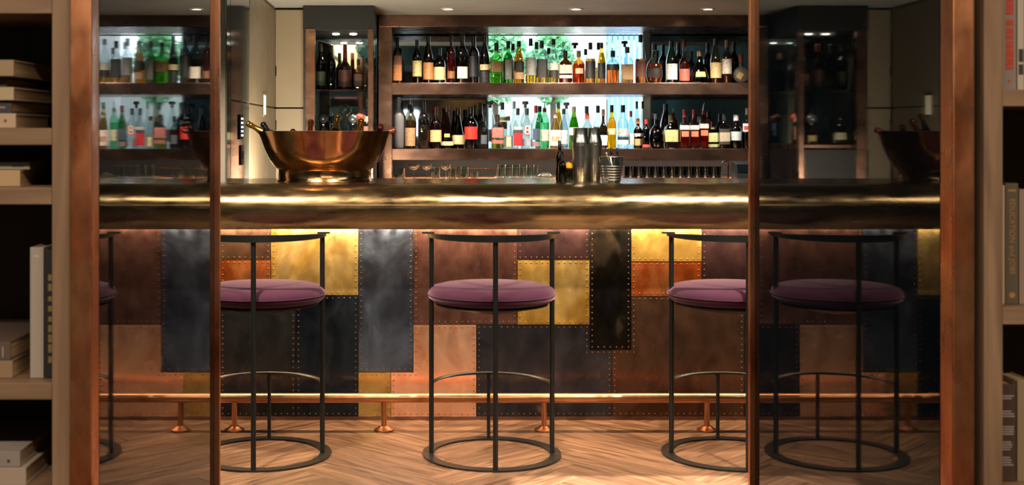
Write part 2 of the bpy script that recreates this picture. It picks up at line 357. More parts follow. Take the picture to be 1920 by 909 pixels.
# ================================================================== BOOKCASES
def bookcase(name, xin, s, shelves, label):
    # xin: inner edge next to the copper frame; s=-1 extends to the left
    t = tag(empty(name, (xin, 2.45, 0)), label, 'bookcase')
    W = .62
    def bb(n, a, b, y0, y1, z0, z1, m, bev=.0015):
        lo_, hi = sorted((a*s, b*s)); return box(n, lo_, hi, y0, y1, z0, z1, m, t, bev)
    bb('stile', .0, .036, 0, .40, 0, 2.28, M['oak']); bb('stile', W-.036, W, 0, .40, 0, 2.28, M['oak'])
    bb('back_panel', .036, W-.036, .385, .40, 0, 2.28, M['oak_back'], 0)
    for z in shelves: bb('shelf', .037, W-.037, .003, .384, z-.032, z, M['oak_h'])
    bb('plinth', .037, W-.037, .01, .05, 0, .08, M['oak_h'])
    return t
bookcase('bookcase', -.672, -1, (.12, .40, .655, .862, 1.236, 1.350, 1.602, 1.95, 2.27), 'pale oak bookcase at the left edge, with stacked books')
bookcase('bookcase', 1.076, 1, (.12, .40, .66, 1.006, 1.424, 1.80, 2.27), 'pale oak bookcase at the right edge, with upright books')

def book(label, w, h, d, cover, loc, lying=False, rz=0, tilt=0, pages=None, soft=False):
    """upright: w thickness(x) h height(z) d depth(y), spine at y=0.  lying: rolled so that the spine faces the front."""
    t = tag(empty('book', (loc[0], loc[1], loc[2]+.0006), rz), label, 'book')
    c = cover if not isinstance(cover, str) else plain('cover'+cover, cover, .6)
    b = .003
    holder = t
    bm = bmesh.new()
    if lying:                           # length h along x (right end at 0), thickness w along z
        addbox(bm, -h, 0, 0, d, 0, b); addbox(bm, -h, 0, 0, d, w-b, w); addbox(bm, -h, 0, -.002, b, 0, w, .0012)
        link('cover', mesh(bm, 'cover'), c, t)
        box('page_block', -h+.003, -.003, b, d-.003, b, w-b, M['pages'], t)
    else:
        addbox(bm, 0, b, 0, d, 0, h); addbox(bm, w-b, w, 0, d, 0, h); addbox(bm, 0, w, -.002, b, 0, h, .0012)
        link('cover', mesh(bm, 'cover'), c, t)
        box('page_block', b, w-b, b, d-.003, .003, h-.003, M['pages'], t)
        t.rotation_euler.y = tilt
    return t
def X(p, Y=2.5): return (p-VX)*Y/F
def Zp(p, Y=2.5): return H-(p-VY)*Y/F
# left case, stack on the shelf at 1.35
z = 1.350
for lab, th, col, r, d, Yb in (('cream cloth book at the bottom of the five-book stack', .0285, '#b8a48e', 30, .25, 2.50),
        ('navy blue book second from the bottom of the five-book stack', .0245, '#3a3a40', 22, .27, 2.51),
        ('ivory book in the middle of the five-book stack', .0255, '#b3a48a', 26, .26, 2.50),
        ('thin dark brown book second from the top of the five-book stack', .0205, '#3a3028', 12, .22, 2.53),
        ('tan hardback lying on top of the five-book stack', .0315, '#9c8a70', 26, .26, 2.50)):
    t = book(lab, th, .24, d, col, (X(r, Yb), Yb, z), True, random.uniform(-.03, .03)); z += th+.0006
    if 'bottom of the five' in lab and 'cream' in lab: link('emblem', lathe('emblem', [(.003, 0), (.003, .0005)], 12), plain('red_print', '#8c3a2a', .6), t, (-.02, -.0022, .014), (math.pi/2, 0, 0))
    if 'navy' in lab: box('title_print', -.03, -.012, -.0027, -.0021, .010, .0125, plain('pale_print', '#a09a90', .6), t)
z = 1.236
t = book('thick cream book lying alone under a thin grey one', .0315, .26, .26, '#b39a78', (X(38), 2.5, z), True, .01)
t = book('thin grey-blue book on top of the thick cream book', .0145, .20, .13, '#8b8c80', (X(56, 2.52), 2.52, z+.0325), True, 0)
box('title_print', -.034, -.012, -.0027, -.0021, .005, .008, plain('blue_print', '#39455a', .6), t)
z = .862
t = book('tan book lying at the bottom beside the white upright book', .034, .22, .24, '#8f7a60', (X(24, 2.5), 2.5, z), True, .02)
t = book('grey-brown book lying on top beside the white upright book', .036, .24, .25, '#5d5049', (X(20, 2.5), 2.5, z+.035), True, -.02)
box('title_print', -.016, -.0135, -.0027, -.0021, .006, .026, plain('pale_print', '#a09a90', .6), t)
t = book('tall white upright book in the left bookcase', .026, .255, .24, '#a59f98', (X(57), 2.5, z), False)
box('title_print', .009, .017, -.0027, -.0021, .236, .240, plain('grey_print', '#c6c0b8', .6), t)
t = book('tall black book with gold lettering beside the white upright book', .024, .250, .24, '#23262a', (X(57)+.0275, 2.5, z), False)
gp = plain('gold_print', '#9a8a58', .5, .3)
for i in range(9): box('title_print', .008, .015, -.0027, -.0021, .03+i*.02, .03+i*.02+random.uniform(.008, .016), gp, t)
z = .655
t = book('pale grey book at the bottom of the lowest stack on the left', .035, .26, .30, '#a79a8e', (X(52), 2.49, z), True, 0)
t = book('grey book with three dark dots on top of the lowest left stack', .031, .25, .28, '#8f8985', (X(41), 2.49, z+.036), True, 0)
for i in range(3): link('dot', lathe('dot', [(.0032, 0), (.0032, .0005)], 10), plain('dark_print', '#3b3836', .6), t, (-.022-.02*i, -.0022, .012), (math.pi/2, 0, 0))
# right case
t = book('tall grey book with red block lettering at the upper right', .028, .30, .24, '#8d837c', (X(1878), 2.5, 1.424), False)
rp = plain('red_block_print', '#b5482f', .6)
for a, b_ in ((.040, .096), (.099, .121), (.124, .138), (.147, .30-.02)):
    box('red_lettering', .007, .022, -.0027, -.0021, a, b_, rp, t)
for k in range(16): box('lettering_gap', .007, .022, -.0031, -.0027, .045+.015*k+.002*(k % 3), .0458+.015*k+.002*(k % 3), plain('grey_gap', '#9d8a80', .6), t)
link('red_mark', lathe('red_mark', [(.003, 0), (.003, .0005)], 8), rp, t, (.014, -.0022, .018), (math.pi/2, 0, 0))
t = book('white and black book beside the red-lettered grey book', .013, .31, .24, '#b9b2a6', (X(1907), 2.5, 1.424), False)
for a, b_ in ((.03, .05), (.055, .08)): box('dark_print', .002, .011, -.0027, -.0021, a, b_, plain('dark_print', '#3b3836', .6), t)
t = book('thin cream upright book against the right bookcase stile', .0075, .232, .22, '#c4ad90', (X(1876), 2.5, 1.006), False)
t = book('dark olive book titled EDUCATION and JOBS in gold', .025, .236, .22, '#5c5447', (X(1884.5), 2.5, 1.006), False)
gold = plain('gilt_print', '#c79a62', .4, .4)
link('title_lettering', textmesh('EDUCATION and JOBS', .0150), gold, t, (.0125, -.0024, .132), (math.pi/2, math.pi/2, 0))
box('author_print', .005, .020, -.0027, -.0021, .220, .224, gold, t)
link('gilt_emblem', lathe('gilt_emblem', [(.006, 0), (.006, .0005)], 10), gold, t, (.0125, -.0022, .018), (math.pi/2, 0, 0))
t = book('plain grey-brown upright book right of the gold-titled book', .02, .224, .22, '#8d7c6e', (X(1910.5), 2.5, 1.006), False)
t = book('dark brown book with five paragraphs of white print', .030, .190, .24, '#4a3a34', (X(1875.5), 2.5, .66), False)
pp = plain('white_print', '#a59c94', .6)
for i, n in enumerate((2, 3, 4, 4, 4)):
    for k in range(n): box('text_line', .003, .018+random.uniform(0, .009), -.0027, -.0021, .166-i*.030-k*.0048, .1684-i*.030-k*.0048, pp, t)
t = book('cream book standing right of the dark brown printed book', .030, .197, .24, '#8d7f66', (X(1907), 2.5, .66), False)

# ================================================================== BAR COUNTER
bar = tag(empty('bar_counter', (0, 6.0, 0)), 'long brass-topped bar counter with riveted patchwork metal front', 'bar counter')
prof = []
for i in range(17):
    a = math.pi/2+math.pi/2*i/16; prof.append((-.20+.118*math.cos(a), 1.005+.109*math.sin(a)))
for i in range(1, 9):
    k = i/8; prof.append((-.318+.030*k*k, 1.005-.08*k))
prof += [(-.28, .914), (-.265, .91)]
prof = [(-.06, 1.114)]+prof+[(-.06, .91)]
link('bullnose', prism('bullnose', prof, XL+.02, XR-.02), M['brass_bar'], bar)
box('counter_top', -.92, XR-.02, -.06, .44, 1.075, 1.114, M['brass_bar'], bar)
box('body', -.92, XR-.02, .0, .36, .0, 1.075, M['void'], bar)
def zy(y): return H-(y-VY)*6/F
def xx(x): return (x-VX)*6/F
P = {  # palettes: colours, metal, r0, r1
 'gold':  (['#9a7832', '#d8b054', '#ecd084', '#c49c46'], .92, .16, .34),
 'gold2': (['#a88238', '#dcb860', '#c89c48'], .92, 0.16, 0.32),
 'pale':  (['#9a8448', '#c4ad66', '#b09852'], .92, 0.16, 0.32),
 'orange': (['#8a3a18', '#c2642e', '#d68850', '#b2542a'], .92, 0.16, 0.32),
 'pink':  (['#d08c62', '#f0b890', '#f8c8a6', '#dc9c74'], .92, 0.16, 0.30),
 'brown': (['#33221d', '#553932', '#6c4c42', '#42302a'], .88, 0.22, 0.37),
 'brown2': (['#35261e', '#584031', '#463429'], .88, 0.22, 0.37),
 'plum':  (['#251a1e', '#3c2a2c', '#4a3432'], .85, 0.22, 0.37),
 'steel': (['#1c1e22', '#34343a', '#45424a'], .85, 0.16, 0.34),
 'blue':  (['#363a44', '#4a5060', '#667488', '#40444f'], .9, 0.14, 0.32),
 'grey':  (['#1e1e1e', '#343434', '#2a2a2b'], .85, 0.19, 0.34),
 'black': (['#08080a', '#121214', '#16140f', '#4a3f34'], .85, 0.16, 0.37),
 'navy':  (['#0c1016', '#1a222c', '#2a323a', '#10151c'], .85, 0.16, 0.34)}
bar_panels = [  # polygon in photo pixels on the bar front plane, palette, label
 ([(150, 400), (290, 400), (290, 600), (150, 600)], 'plum'), ([(150, 600), (290, 600), (290, 780), (150, 780)], 'brown'),
 ([(290, 400), (413, 400), (413, 560), (290, 560)], 'gold2'), ([(290, 560), (413, 560), (413, 780), (290, 780)], 'steel'),
 ([(413, 400), (508, 400), (508, 487), (413, 487)], 'brown2'), ([(413, 487), (508, 487), (508, 553), (413, 553)], 'orange'),
 ([(508, 400), (672, 400), (672, 553), (508, 553)], 'gold'), ([(413, 553), (555, 553), (555, 780), (413, 780)], 'grey'),
 ([(555, 553), (672, 553), (672, 780), (555, 780)], 'navy'), ([(672, 400), (775, 400), (775, 697), (672, 697)], 'blue'),
 ([(672, 697), (733, 697), (733, 780), (672, 780)], 'pale'),
 ([(733, 697), (775, 697), (775, 608), (893, 608), (893, 780), (733, 780)], 'pink'),
 ([(775, 400), (970, 400), (970, 608), (775, 608)], 'brown'), ([(970, 400), (1105, 400), (1105, 487), (970, 487)], 'plum'),
 ([(970, 487), (1105, 487), (1105, 608), (970, 608)], 'gold'), ([(893, 608), (1105, 608), (1105, 655), (1147, 655), (1147, 780), (893, 780)], 'steel'),
 ([(1105, 400), (1183, 400), (1183, 655), (1105, 655)], 'black'), ([(1183, 400), (1315, 400), (1315, 490), (1183, 490)], 'gold2'),
 ([(1183, 490), (1315, 490), (1315, 555), (1183, 555)], 'orange'), ([(1183, 555), (1395, 555), (1395, 780), (1147, 780), (1147, 655), (1183, 655)], 'brown2'),
 ([(1315, 400), (1480, 400), (1480, 555), (1315, 555)], 'plum'), ([(1395, 555), (1560, 555), (1560, 780), (1395, 780)], 'grey')]
rivm_cache = {}
for idx, (poly, pal) in enumerate(bar_panels):
    cols, met, r0, r1 = P[pal]
    mt = mottled('riveted_'+pal, cols, met, r0, r1, (4.0, 3, 2.6), detail=4, bump=.006, distort=.8, seedoff=idx)
    pts = [(xx(a), zy(b)) for a, b in poly]
    cx = sum(p[0] for p in pts)/len(pts); cz = sum(p[1] for p in pts)/len(pts)
    th = .006+.003*((idx*7) % 3)/2
    area2 = sum(pts[i][0]*pts[(i+1) % len(pts)][1]-pts[(i+1) % len(pts)][0]*pts[i][1] for i in range(len(pts)))
    if area2 < 0: pts = pts[::-1]
    n = len(pts)
    def inset(d):
        out = []
        for i in range(n):
            p0, p1, p2 = Vector(pts[i-1]), Vector(pts[i]), Vector(pts[(i+1) % n])
            e1 = (p1-p0).normalized(); e2 = (p2-p1).normalized()
            out.append(p1+Vector((-e1.y, e1.x))*d+Vector((-e2.y, e2.x))*d)
        return out
    bm = bmesh.new(); ins = inset(.0012)
    a = [bm.verts.new((p.x-cx, 0, p.y-cz)) for p in ins]; b = [bm.verts.new((p.x-cx, -th, p.y-cz)) for p in ins]
    for i in range(n): bm.faces.new((a[i], a[(i+1) % n], b[(i+1) % n], b[i]))
    bm.faces.new(b); bm.faces.new(a[::-1])
    pn = link('metal_panel', mesh(bm, 'metal_panel'), mt, bar, (cx, 0, cz))
    # rivets
    rc = {'gold': '#a8843c', 'gold2': '#b8924a', 'pale': '#a8935a', 'orange': '#b06a40', 'pink': '#b57a58'}.get(pal, '#8a6a50')
    if rc not in rivm_cache: rivm_cache[rc] = plain('rivet'+rc, rc, .3, .95)
    bm = bmesh.new(); ri = inset(.0125)
    for i in range(n):
        p, q = ri[i], ri[(i+1) % n]; Ls = (q-p).length; k = max(2, round(Ls/.027))
        for j in range(k):
            c = p+(q-p)*(j/k); R = .0042
            prev = None
            for rr, hh in ((R, 0), (R*.75, .0022)):
                ring = [bm.verts.new((c.x-cx+rr*math.cos(t*math.pi/3), -th-hh, c.y-cz+rr*math.sin(t*math.pi/3))) for t in range(6)]
                if prev:
                    for t in range(6): bm.faces.new((prev[t], prev[(t+1) % 6], ring[(t+1) % 6], ring[t]))
                prev = ring
            bm.faces.new(prev)
    ro = link('rivets', mesh(bm, 'rivets', True, 60), rivm_cache[rc], pn); ro['kind'] = 'stuff'
box('led_channel', -1.8, 2.6, -.12, -.07, .902, .911, M['black'], bar)
box('kick_strip', -1.6, XR-.02, -.016, .0, 0, .016, M['copper_dark'], bar)

# foot rail on brass posts
rail = tag(empty('foot_rail', (0, 5.78, 0)), 'brass foot rail running along the foot of the bar', 'foot rail')
tube('rail_tube', [(-1.9, 0, .146), (XR-.05, 0, .146)], .0215, M['brass_rail'], rail, 20)
fm = lathe('flange', [(.045, 0), (.045, .006), (.03, .012), (.022, .02), (.013, .022)], 24)
pmsh = lathe('rail_post', [(.0125, .015), (.0125, .13)], 14)
for x in (-1.56, -.846, -.171, .552, 1.287, 2.02):
    link('rail_post', pmsh, M['brass_rail'], rail, (x, 0, 0)); link('flange', fm, M['brass_rail'], rail, (x, 0, 0))

# ================================================================== STOOLS
def stool(label, x, y):
    t = tag(empty('bar_stool', (x, y, 0)), label, 'bar stool', 'plum velvet bar stools along the bar')
    link('base_ring', lathe('base_ring', [(.243, 0), (.29, 0), (.29, .007), (.243, .007)], 64, closed=True, ang=30), M['steel_black'], t)
    pole = lathe('pole', [(.0105, .006), (.0105, .922)], 14)
    for a in (180, 270, 0):
        r = math.radians(a); link('pole', pole, M['steel_black'], t, (.252*math.cos(r), .274*math.sin(r), 0))
    link('footrest_post', lathe('footrest_post', [(.008, .006), (.008, .285)], 12), M['steel_black'], t, (0, .252, 0))
    tube('footrest', [(.252*math.cos(math.radians(a)), .252*math.sin(math.radians(a)), .292) for a in range(0, 181, 6)], .0095, M['steel_black'], t, 8, flat=.7)
    # backrest: half-round band, deepest at the front of the arc
    bm = bmesh.new(); prev = None; N_ = 48
    for i in range(N_+1):
        a = math.radians(172+196*i/N_); k = max(0, -math.sin(a)); ri_, ro_ = .247, .268
        zt, zb = .922+.014*k, .911-.003*k
        c, s = math.cos(a), math.sin(a)
        sec = [bm.verts.new((rr*c, rr*s*(1+.085*k), zz)) for rr, zz in ((ri_, zb), (ro_, zb), (ro_, zt), (ri_, zt))]
        if prev:
            for q in range(4): bm.faces.new((prev[q], prev[(q+1) % 4], sec[(q+1) % 4], sec[q]))
        else: bm.faces.new(sec[::-1])
        prev = sec
    bm.faces.new(prev); link('back_rail', mesh(bm, 'back_rail', True, 40), M['steel_black'], t)
    for a in (180, 0):
        r = math.radians(a); link('rail_tab', boxm('rail_tab', -.03, .022, -.012, .012, .922, .929, .002), M['steel_black'], t, (.262*math.cos(r), .252*math.sin(r)-.005, 0), (0, 0, r+math.pi if a else 0))
    pr = [(.05, .625), (.20, .632), (.245, .640), (.262, .655), (.266, .672), (.262, .688), (.250, .700), (.22, .708), (.12, .713), (.004, .714)]
    st = link('seat', lathe('seat', pr, 64, ysc=.965, ang=80), M['velvet'], t)
    tube('seat_piping', [(.2665*math.cos(math.tau*i/64), .257*math.sin(math.tau*i/64), .671) for i in range(64)], .0022, M['velvet'], st, 6, True)
    link('seat_pan', lathe('seat_pan', [(.03, .588), (.10, .600), (.235, .628), (.235, .634), (.03, .634)], 48), M['steel_black'], t)
    return t
stool('plum velvet bar stool on the left, partly cut by the portal edge', -.668, 5.35)
stool('plum velvet bar stool in the middle, in front of the pink copper panel', .292, 5.35)
stool('plum velvet bar stool on the right beside the smoked glass', 1.295, 5.35)

# ================================================================== BACK BAR
BY = 8.55
bb_ = tag(empty('back_bar', (0, BY, 0)), 'copper-framed back bar with two long bottle shelves', 'back bar')
SZ1, SZ2 = 1.678, 1.237
def B(n, *a, bev=.002): return box(n, *a, bb_, bev)
B('top_beam', -.29, XR-.01, 0, .62, 2.052, 2.128, M['copper_dark'])
B('post', -.29, -.2, 0, .70, 0, 2.052, M['copper_dark'])
B('shelf', -.2, XR-.01, 0, .64, SZ1-.078, SZ1, M['copper_dark'])
B('shelf', -.2, XR-.01, 0, .64, SZ2-.075, SZ2, M['copper_dark'])
B('base_cabinet', -.2, XR-.01, -.25, .70, 0, 1.0, M['void'])
B('worktop', -.2, XR-.01, -.28, .72, 1.0, 1.04, M['copper'])
B('splashback', -.2, XR-.01, .66, .70, 1.04, SZ2-.075, M['black'])
for x0, x1, nm in ((-.2, .462, 'left'), (1.664, 2.36, 'right')):
    for z0, z1 in ((SZ2, SZ1-.078), (SZ1, 2.052)):
        B('mirror_panel', x0, x1, .715, .73, z0, z1, M['mirror'], bev=.001)
B('led_channel', -.15, 2.65, .03, .07, 1.159, 1.1625, M['black'], bev=0)  # channel for the added glassware light
B('end_panel', 2.36, XR-.01, .70, .73, SZ2, 2.052, M['void'])

# niche cabinet
ni = tag(empty('niche_cabinet', (-.517, 7.9, 0)), 'tall dark cabinet with copper-edged display niche behind the bowl', 'cabinet')
def C(n, *a, bev=.002): return box(n, *a, ni, bev)
hx0, hx1 = -.217, .217
C('lower_body', hx0, hx1, .0, .68, 0, 1.24, M['void'])
C('upper_body', hx0, hx1, .0, .68, 1.975, 2.128, M['black'])
C('side_panel', hx0, hx0+.02, .02, .68, 1.24, 1.975, M['void'])
C('copper_post', hx0+.015, hx0+.075, -.006, .05, .9, 1.985, M['copper_dark'])
C('copper_post', hx1-.033, hx1, -.006, .06, .9, 1.985, M['copper_dark'])
C('niche_floor', hx0+.02, hx1, .05, .66, 1.24, 1.27, M['copper_dark'])
C('mirror_back', hx0+.02, hx1, .655, .66, 1.27, 1.975, M['mirror'])
C('glass_shelf', hx0+.022, hx1-.002, .06, .65, 1.600, 1.612, glass((.72, .86, .82)))
lens = emit('lamp_lens', (1, .86, .62), 14)
for x in (-.03, .08):
    link('niche_lamp', lathe('niche_lamp', [(.022, 0), (.022, -.006), (.014, -.008)], 16), lens, ni, (x, .25, 1.975))
    spot('niche_lamp_light', (-.517+x, 8.15, 1.96), (-.517+x, 8.2, 1.2), 11, (1, .84, .6), 120, .6, .015)
# soffit downlights
dl = ['left', 'middle', 'right']
for i, x in enumerate((.165, .976, 1.81)):
    t = tag(empty('recessed_downlight', (x, 8.1, 2.13)), 'recessed ceiling downlight above the bottles, %s one of three' % ('leftmost', 'the middle', 'rightmost')[i], 'downlight', 'ceiling downlights')
    link('trim_ring', lathe('trim_ring', [(.028, 0), (.045, 0), (.045, -.005), (.028, -.007)], 28, closed=True), M['white'], t)
    link('lens', lathe('lens', [(.028, -.001), (.027, -.003)], 24), lens, t)
# picture added to give the niche mirror its cream and pink reflection
pc = tag(empty('added_picture', (-.86, 3.89, 1.70)), 'added cream and pink picture with a dark diagonal bar, for the niche mirror', 'picture')
box('added_lamp_bar', -.27, .23, .21, .26, .685, .71, M['black'], pc); tube('added_lamp_arm', [(-.02, .0, .62), (-.02, .1, .71), (-.02, .23, .70)], .006, M['steel_black'], pc)  # fixture parts for the added picture lamp
box('canvas', -.25, .19, 0, .02, 0, .56, plain('cream_paint', '#d8c48e', .7), pc)
box('pink_band', -.25, .19, .02, .022, 0, .17, plain('pink_paint', '#b4636c', .7), pc)
link('dark_bar', boxm('dark_bar', -.2, .2, .0, .003, -.02, .02), plain('umber_paint', '#2c1c18', .7), pc, (.02, .02, .38), (0, math.radians(38), 0))
link('dark_bar', boxm('dark_bar', -.02, .02, .0, .004, -.28, .28), plain('umber_paint', '#2c1c18', .7), pc, (-.06, .02, .28), (0, 0, 0))

# ================================================================== BOTTLES
SH = {  # profile: list of (radius fraction, height fraction) up to the cap ; cap start
 'std':   ([(.86, 0), (1, .02), (1, .56), (.93, .62), (.62, .69), (.40, .74), (.36, .80), (.36, .87)], .83, 1.12),
 'tall':  ([(.86, 0), (1, .02), (1, .60), (.90, .67), (.55, .74), (.40, .78), (.36, .88)], .84, 1.15),
 'squat': ([(.88, 0), (1, .03), (1, .55), (.92, .63), (.6, .69), (.34, .73), (.30, .86)], .80, 1.2),
 'sloped': ([(.86, 0), (1, .02), (1, .48), (.90, .58), (.66, .70), (.44, .80), (.36, .86), (.36, .9)], .86, 1.12),
 'tear':  ([(.9, 0), (1, .03), (.97, .2), (.82, .38), (.58, .56), (.40, .72), (.30, .82), (.30, .9)], .84, 1.15),
 'round': ([(.6, 0), (.85, .06), (1, .22), (.98, .38), (.8, .52), (.45, .62), (.28, .68), (.26, .86)], .84, 1.2),
 'bell':  ([(.95, 0), (1, .05), (.98, .22), (.78, .42), (.46, .58), (.26, .68), (.22, .88)], .84, 1.2),
 'decanter': ([(.9, 0), (1, .04), (1, .30), (.85, .42), (.4, .52), (.3, .60), (.42, .68)], .66, 1.2),
 'long':  ([(.9, 0), (1, .02), (1, .44), (.94, .50), (.6, .57), (.36, .63), (.31, .90)], .84, 1.1),
 'bulge': ([(.75, 0), (.9, .03), (1, .5), (.96, .6), (.62, .68), (.42, .72), (.40, .86)], .82, 1.12)}
def prof_r(pts, f):
    for (r0, h0), (r1, h1) in zip(pts, pts[1:]):
        if h0 <= f <= h1: return r0+(r1-r0)*(f-h0)/max(1e-6, h1-h0)
    return pts[-1][0]
def bottle(label, X_, Y_, z0, w, h, shape='std', gl='#e8f0f0', liq=None, fill=.6, cap='#101014', labels=(), sq=0, ysc=1, top='cap', group=None, capm=0, name='liquor_bottle', seg=20):
    t = tag(empty(name, (X_, Y_, z0)), label, 'bottle', group)
    pts, hc, ck = SH[shape]; R = w/2
    link('bottle_body', lathe('bottle_body', [(R*r, h*f) for r, f in pts], seg, sq, ysc, 60), gl if not isinstance(gl, (str, tuple)) else glass(gl), t)
    if liq:
        lp = [(max(.001, R*r-.0018), h*f+(.003 if i == 0 else 0)) for i, (r, f) in enumerate(pts) if f < fill]; lp.append((max(.001, R*prof_r(pts, fill)-.0018), h*fill))
        link('liquid', lathe('liquid', lp, seg, sq, ysc, 60), liquid(liq), t)
    rn = R*pts[-1][0]*ck; cm = glass('#d8e6e6') if cap == 'glass' else plain('cap'+str(cap)+str(capm), cap, .35, capm)
    if top == 'cap': link('cap', lathe('cap', [(rn, h*hc), (rn, h*.995), (rn*.85, h)], 14), cm, t)
    elif top == 'pourer':
        link('cap', lathe('cap', [(rn, h*(hc-.06)), (rn, h*(hc+.0)), (rn*.8, h*(hc+.02))], 14), cm, t)
        tube('pour_spout', [(0, 0, h*(hc+.015)), (0, 0, h*.93), (.006, 0, h)], [.004, .0035, .002], M['chrome'], t, 8)
    elif top == 'ball':
        q = (1-hc)*h/2; link('stopper', lathe('stopper', [(rn*.7, h*hc-.004), (rn*.7, h*hc+q*.2), (q*.8, h*hc+q*.6), (q, h*hc+q*1.1), (q*.7, h*hc+q*1.7), (.002, h)], 16, ang=80), cm if cap != 'glass' else glass('#d8e6e6'), t)
    elif top == 'tstop':
        link('stopper', lathe('stopper', [(rn*.8, h*.86), (rn*.8, h*.93), (rn*1.7, h*.935), (rn*1.7, h*.985), (rn*1.3, h)], 14), cm, t)
    for L_ in labels:
        f0, f1, col = L_[:3]; span = L_[3] if len(L_) > 3 else .78; extra = .0012 if len(L_) < 5 else L_[4]
        bm = bmesh.new(); n_ = 14; g = []
        A = math.pi*span/2*1.02
        for i in range(n_+1):
            a = -math.pi/2-A+2*A*i/n_; row = []
            c, s = math.cos(a), math.sin(a); k = 1/((abs(c)**sq+abs(s)**sq)**(1/sq)) if sq else 1
            for j in range(4):
                f = f0+(f1-f0)*j/3; rr = R*prof_r(pts, f)+extra
                row.append((bm.verts.new((rr*c*k, (rr*s*k)*ysc-(extra*(1-ysc)), h*f)), bm.verts.new(((rr-.0009)*c*k, (rr-.0009)*s*k*ysc, h*f))))
            g.append(row)
        for i in range(n_):
            for j in range(3):
                bm.faces.new((g[i][j][0], g[i+1][j][0], g[i+1][j+1][0], g[i][j+1][0])); bm.faces.new((g[i][j][1], g[i][j+1][1], g[i+1][j+1][1], g[i+1][j][1]))
        link('paper_label', mesh(bm, 'paper_label', True, 60), paper(col) if isinstance(col, str) else col, t)
    return t
AMB, DAMB, ORG, DRED, BLK = '#b86414', '#6e300c', '#d8641a', '#5a140c', '#141010'
CLR, GRN, DGRN, BRN = '#e4eeee', '#7ccf8a', '#1c3a22', '#3c1e0c'
CRM, TAN, WHT, GRY, BLKL = '#cbb888', '#a8875c', '#d9d4ca', '#7d7a72', '#15151a'
PLACED = []
def shelf_bottle(row, px0, wpx, topy, z0, label, **k):
    Yb = (8.69, 8.86, 8.97)[row]; ys = k.get('ysc', 1)
    while True:                                   # stand clear of the neighbours already on the shelf
        X_ = (px0-VX)*Yb/F; wd = wpx*Yb/F*.97; r = wd/2*(.5+.5*ys)*(1.12 if k.get('sq') else 1)
        if all(abs(z0-q[3]) > .1 or math.hypot(X_-q[0], Yb-q[1]) > r+q[2]+.0015 for q in PLACED) or Yb > 9.12: break
        Yb += .008
    PLACED.append((X_, Yb, r, z0)); h = H-(topy-VY)*Yb/F-z0
    g = k.pop('group', None)
    return bottle(label, X_, Yb, z0+.0005, wd, h, group=g, **k)
def U(px0, w_, top_, label, row=0, **k): return shelf_bottle(row, px0, w_, top_, SZ1, label, **k)
def Lw(px0, w_, top_, label, row=0, **k): return shelf_bottle(row, px0, w_, top_, SZ2, label, **k)
u = ' on the upper shelf'; l_ = ' on the lower shelf'
U(745, 17, 70, 'bottle in an orange and black wrap at the left end of the upper shelf', shape='tall', gl=BRN, liq=DAMB, labels=((.06, .40, '#c07a40'), (.40, .60, '#8a5a40')), sq=5)
U(782, 18, 75, 'dark green whiskey bottle with tall cream label'+u, shape='tall', gl=DGRN, liq='#2a2408', cap='#161210', labels=((.16, .52, '#b5a56a'),))
U(803, 20, 68, 'long-capped amber bottle with orange-tan label'+u, shape='sloped', gl='#6a3410', liq=DAMB, labels=((.08, .44, '#a06a3c'),))
U(824, 23, 90, 'squat dark bottle with wide cream label'+u, shape='squat', gl=DGRN, liq='#241c08', labels=((.10, .46, '#b5a878', .84),))
U(846, 15, 65, 'slim copper-glowing amber bottle'+u, shape='tall', gl='#b86a30', liq='#c8641a', fill=.7, labels=((.1, .25, '#7a4c28'),))
U(867, 20, 65, 'tall bottle with small square white label and long black capsule'+u, shape='tall', gl='#88867c', liq='#3a1a0c', labels=((.10, .34, '#c8bca6', .72),), sq=5)
U(888, 21, 68, 'black-labelled bottle with clear neck left of the window'+u, shape='tall', gl='#9a9a92', liq=DAMB, labels=((.14, .58, BLKL, .9),))
U(909, 19, 68, 'dark bottle with narrow cream band at the window edge'+u, shape='sloped', gl='#3a3814', liq='#2c2408', labels=((.28, .40, CRM), (.02, .26, '#1c1a1c')))
U(931, 24, 80, 'short green-tinted bottle with brown label'+u, shape='squat', gl='#a4e0a0', liq='#8a9a30', fill=.4, labels=((.28, .54, '#6a4c24'),), sq=5)
U(953, 20, 77, 'green glass bottle with grey label'+u, shape='std', gl=GRN, liq='#4a9a3c', labels=((.10, .56, '#6e746a'),))
U(973, 20, 77, 'yellow whisky bottle with black label over tan band'+u, shape='sloped', gl='#e0c060', liq='#c8941c', fill=.7, labels=((.30, .52, BLKL), (.1, .26, '#a8825a')))
U(995, 20, 72, 'clear bottle with tall plain grey label and gold base'+u, shape='std', liq='#e09018', fill=.35, labels=((.18, .57, '#8c8a84', .86),))
U(1016, 20, 77, 'clear bottle with tall black label and gold base'+u, shape='std', liq='#d88c14', fill=.5, labels=((.14, .57, '#1c1814', .86),), sq=6)
U(1038, 19, 73, 'tapered clear bottle with half white half black label'+u, shape='sloped', liq='#b07018', fill=.4, labels=((.30, .46, '#b8b2a6'), (.13, .29, '#221c1a')))
U(1060, 25, 95, 'squat brown bourbon bottle with two cream labels'+u, shape='squat', gl='#b06430', liq='#8a3408', labels=((.30, .56, '#e0c49a', .84), (.16, .25, '#e8d0b0', .84)), sq=6)
U(1085, 24, 95, 'squat amber bottle with tan cork and pale flower label'+u, shape='squat', gl='#e8a860', liq='#c8520c', cap='#8a7458', labels=((.30, .46, '#c09a7a', .4),))
U(1107, 19, 80, 'round-shouldered bottle with big black label in front of the white pillar'+u, shape='std', liq='#d8781c', fill=.6, cap='#14181c', labels=((.12, .54, '#1e1c1c', .9),))
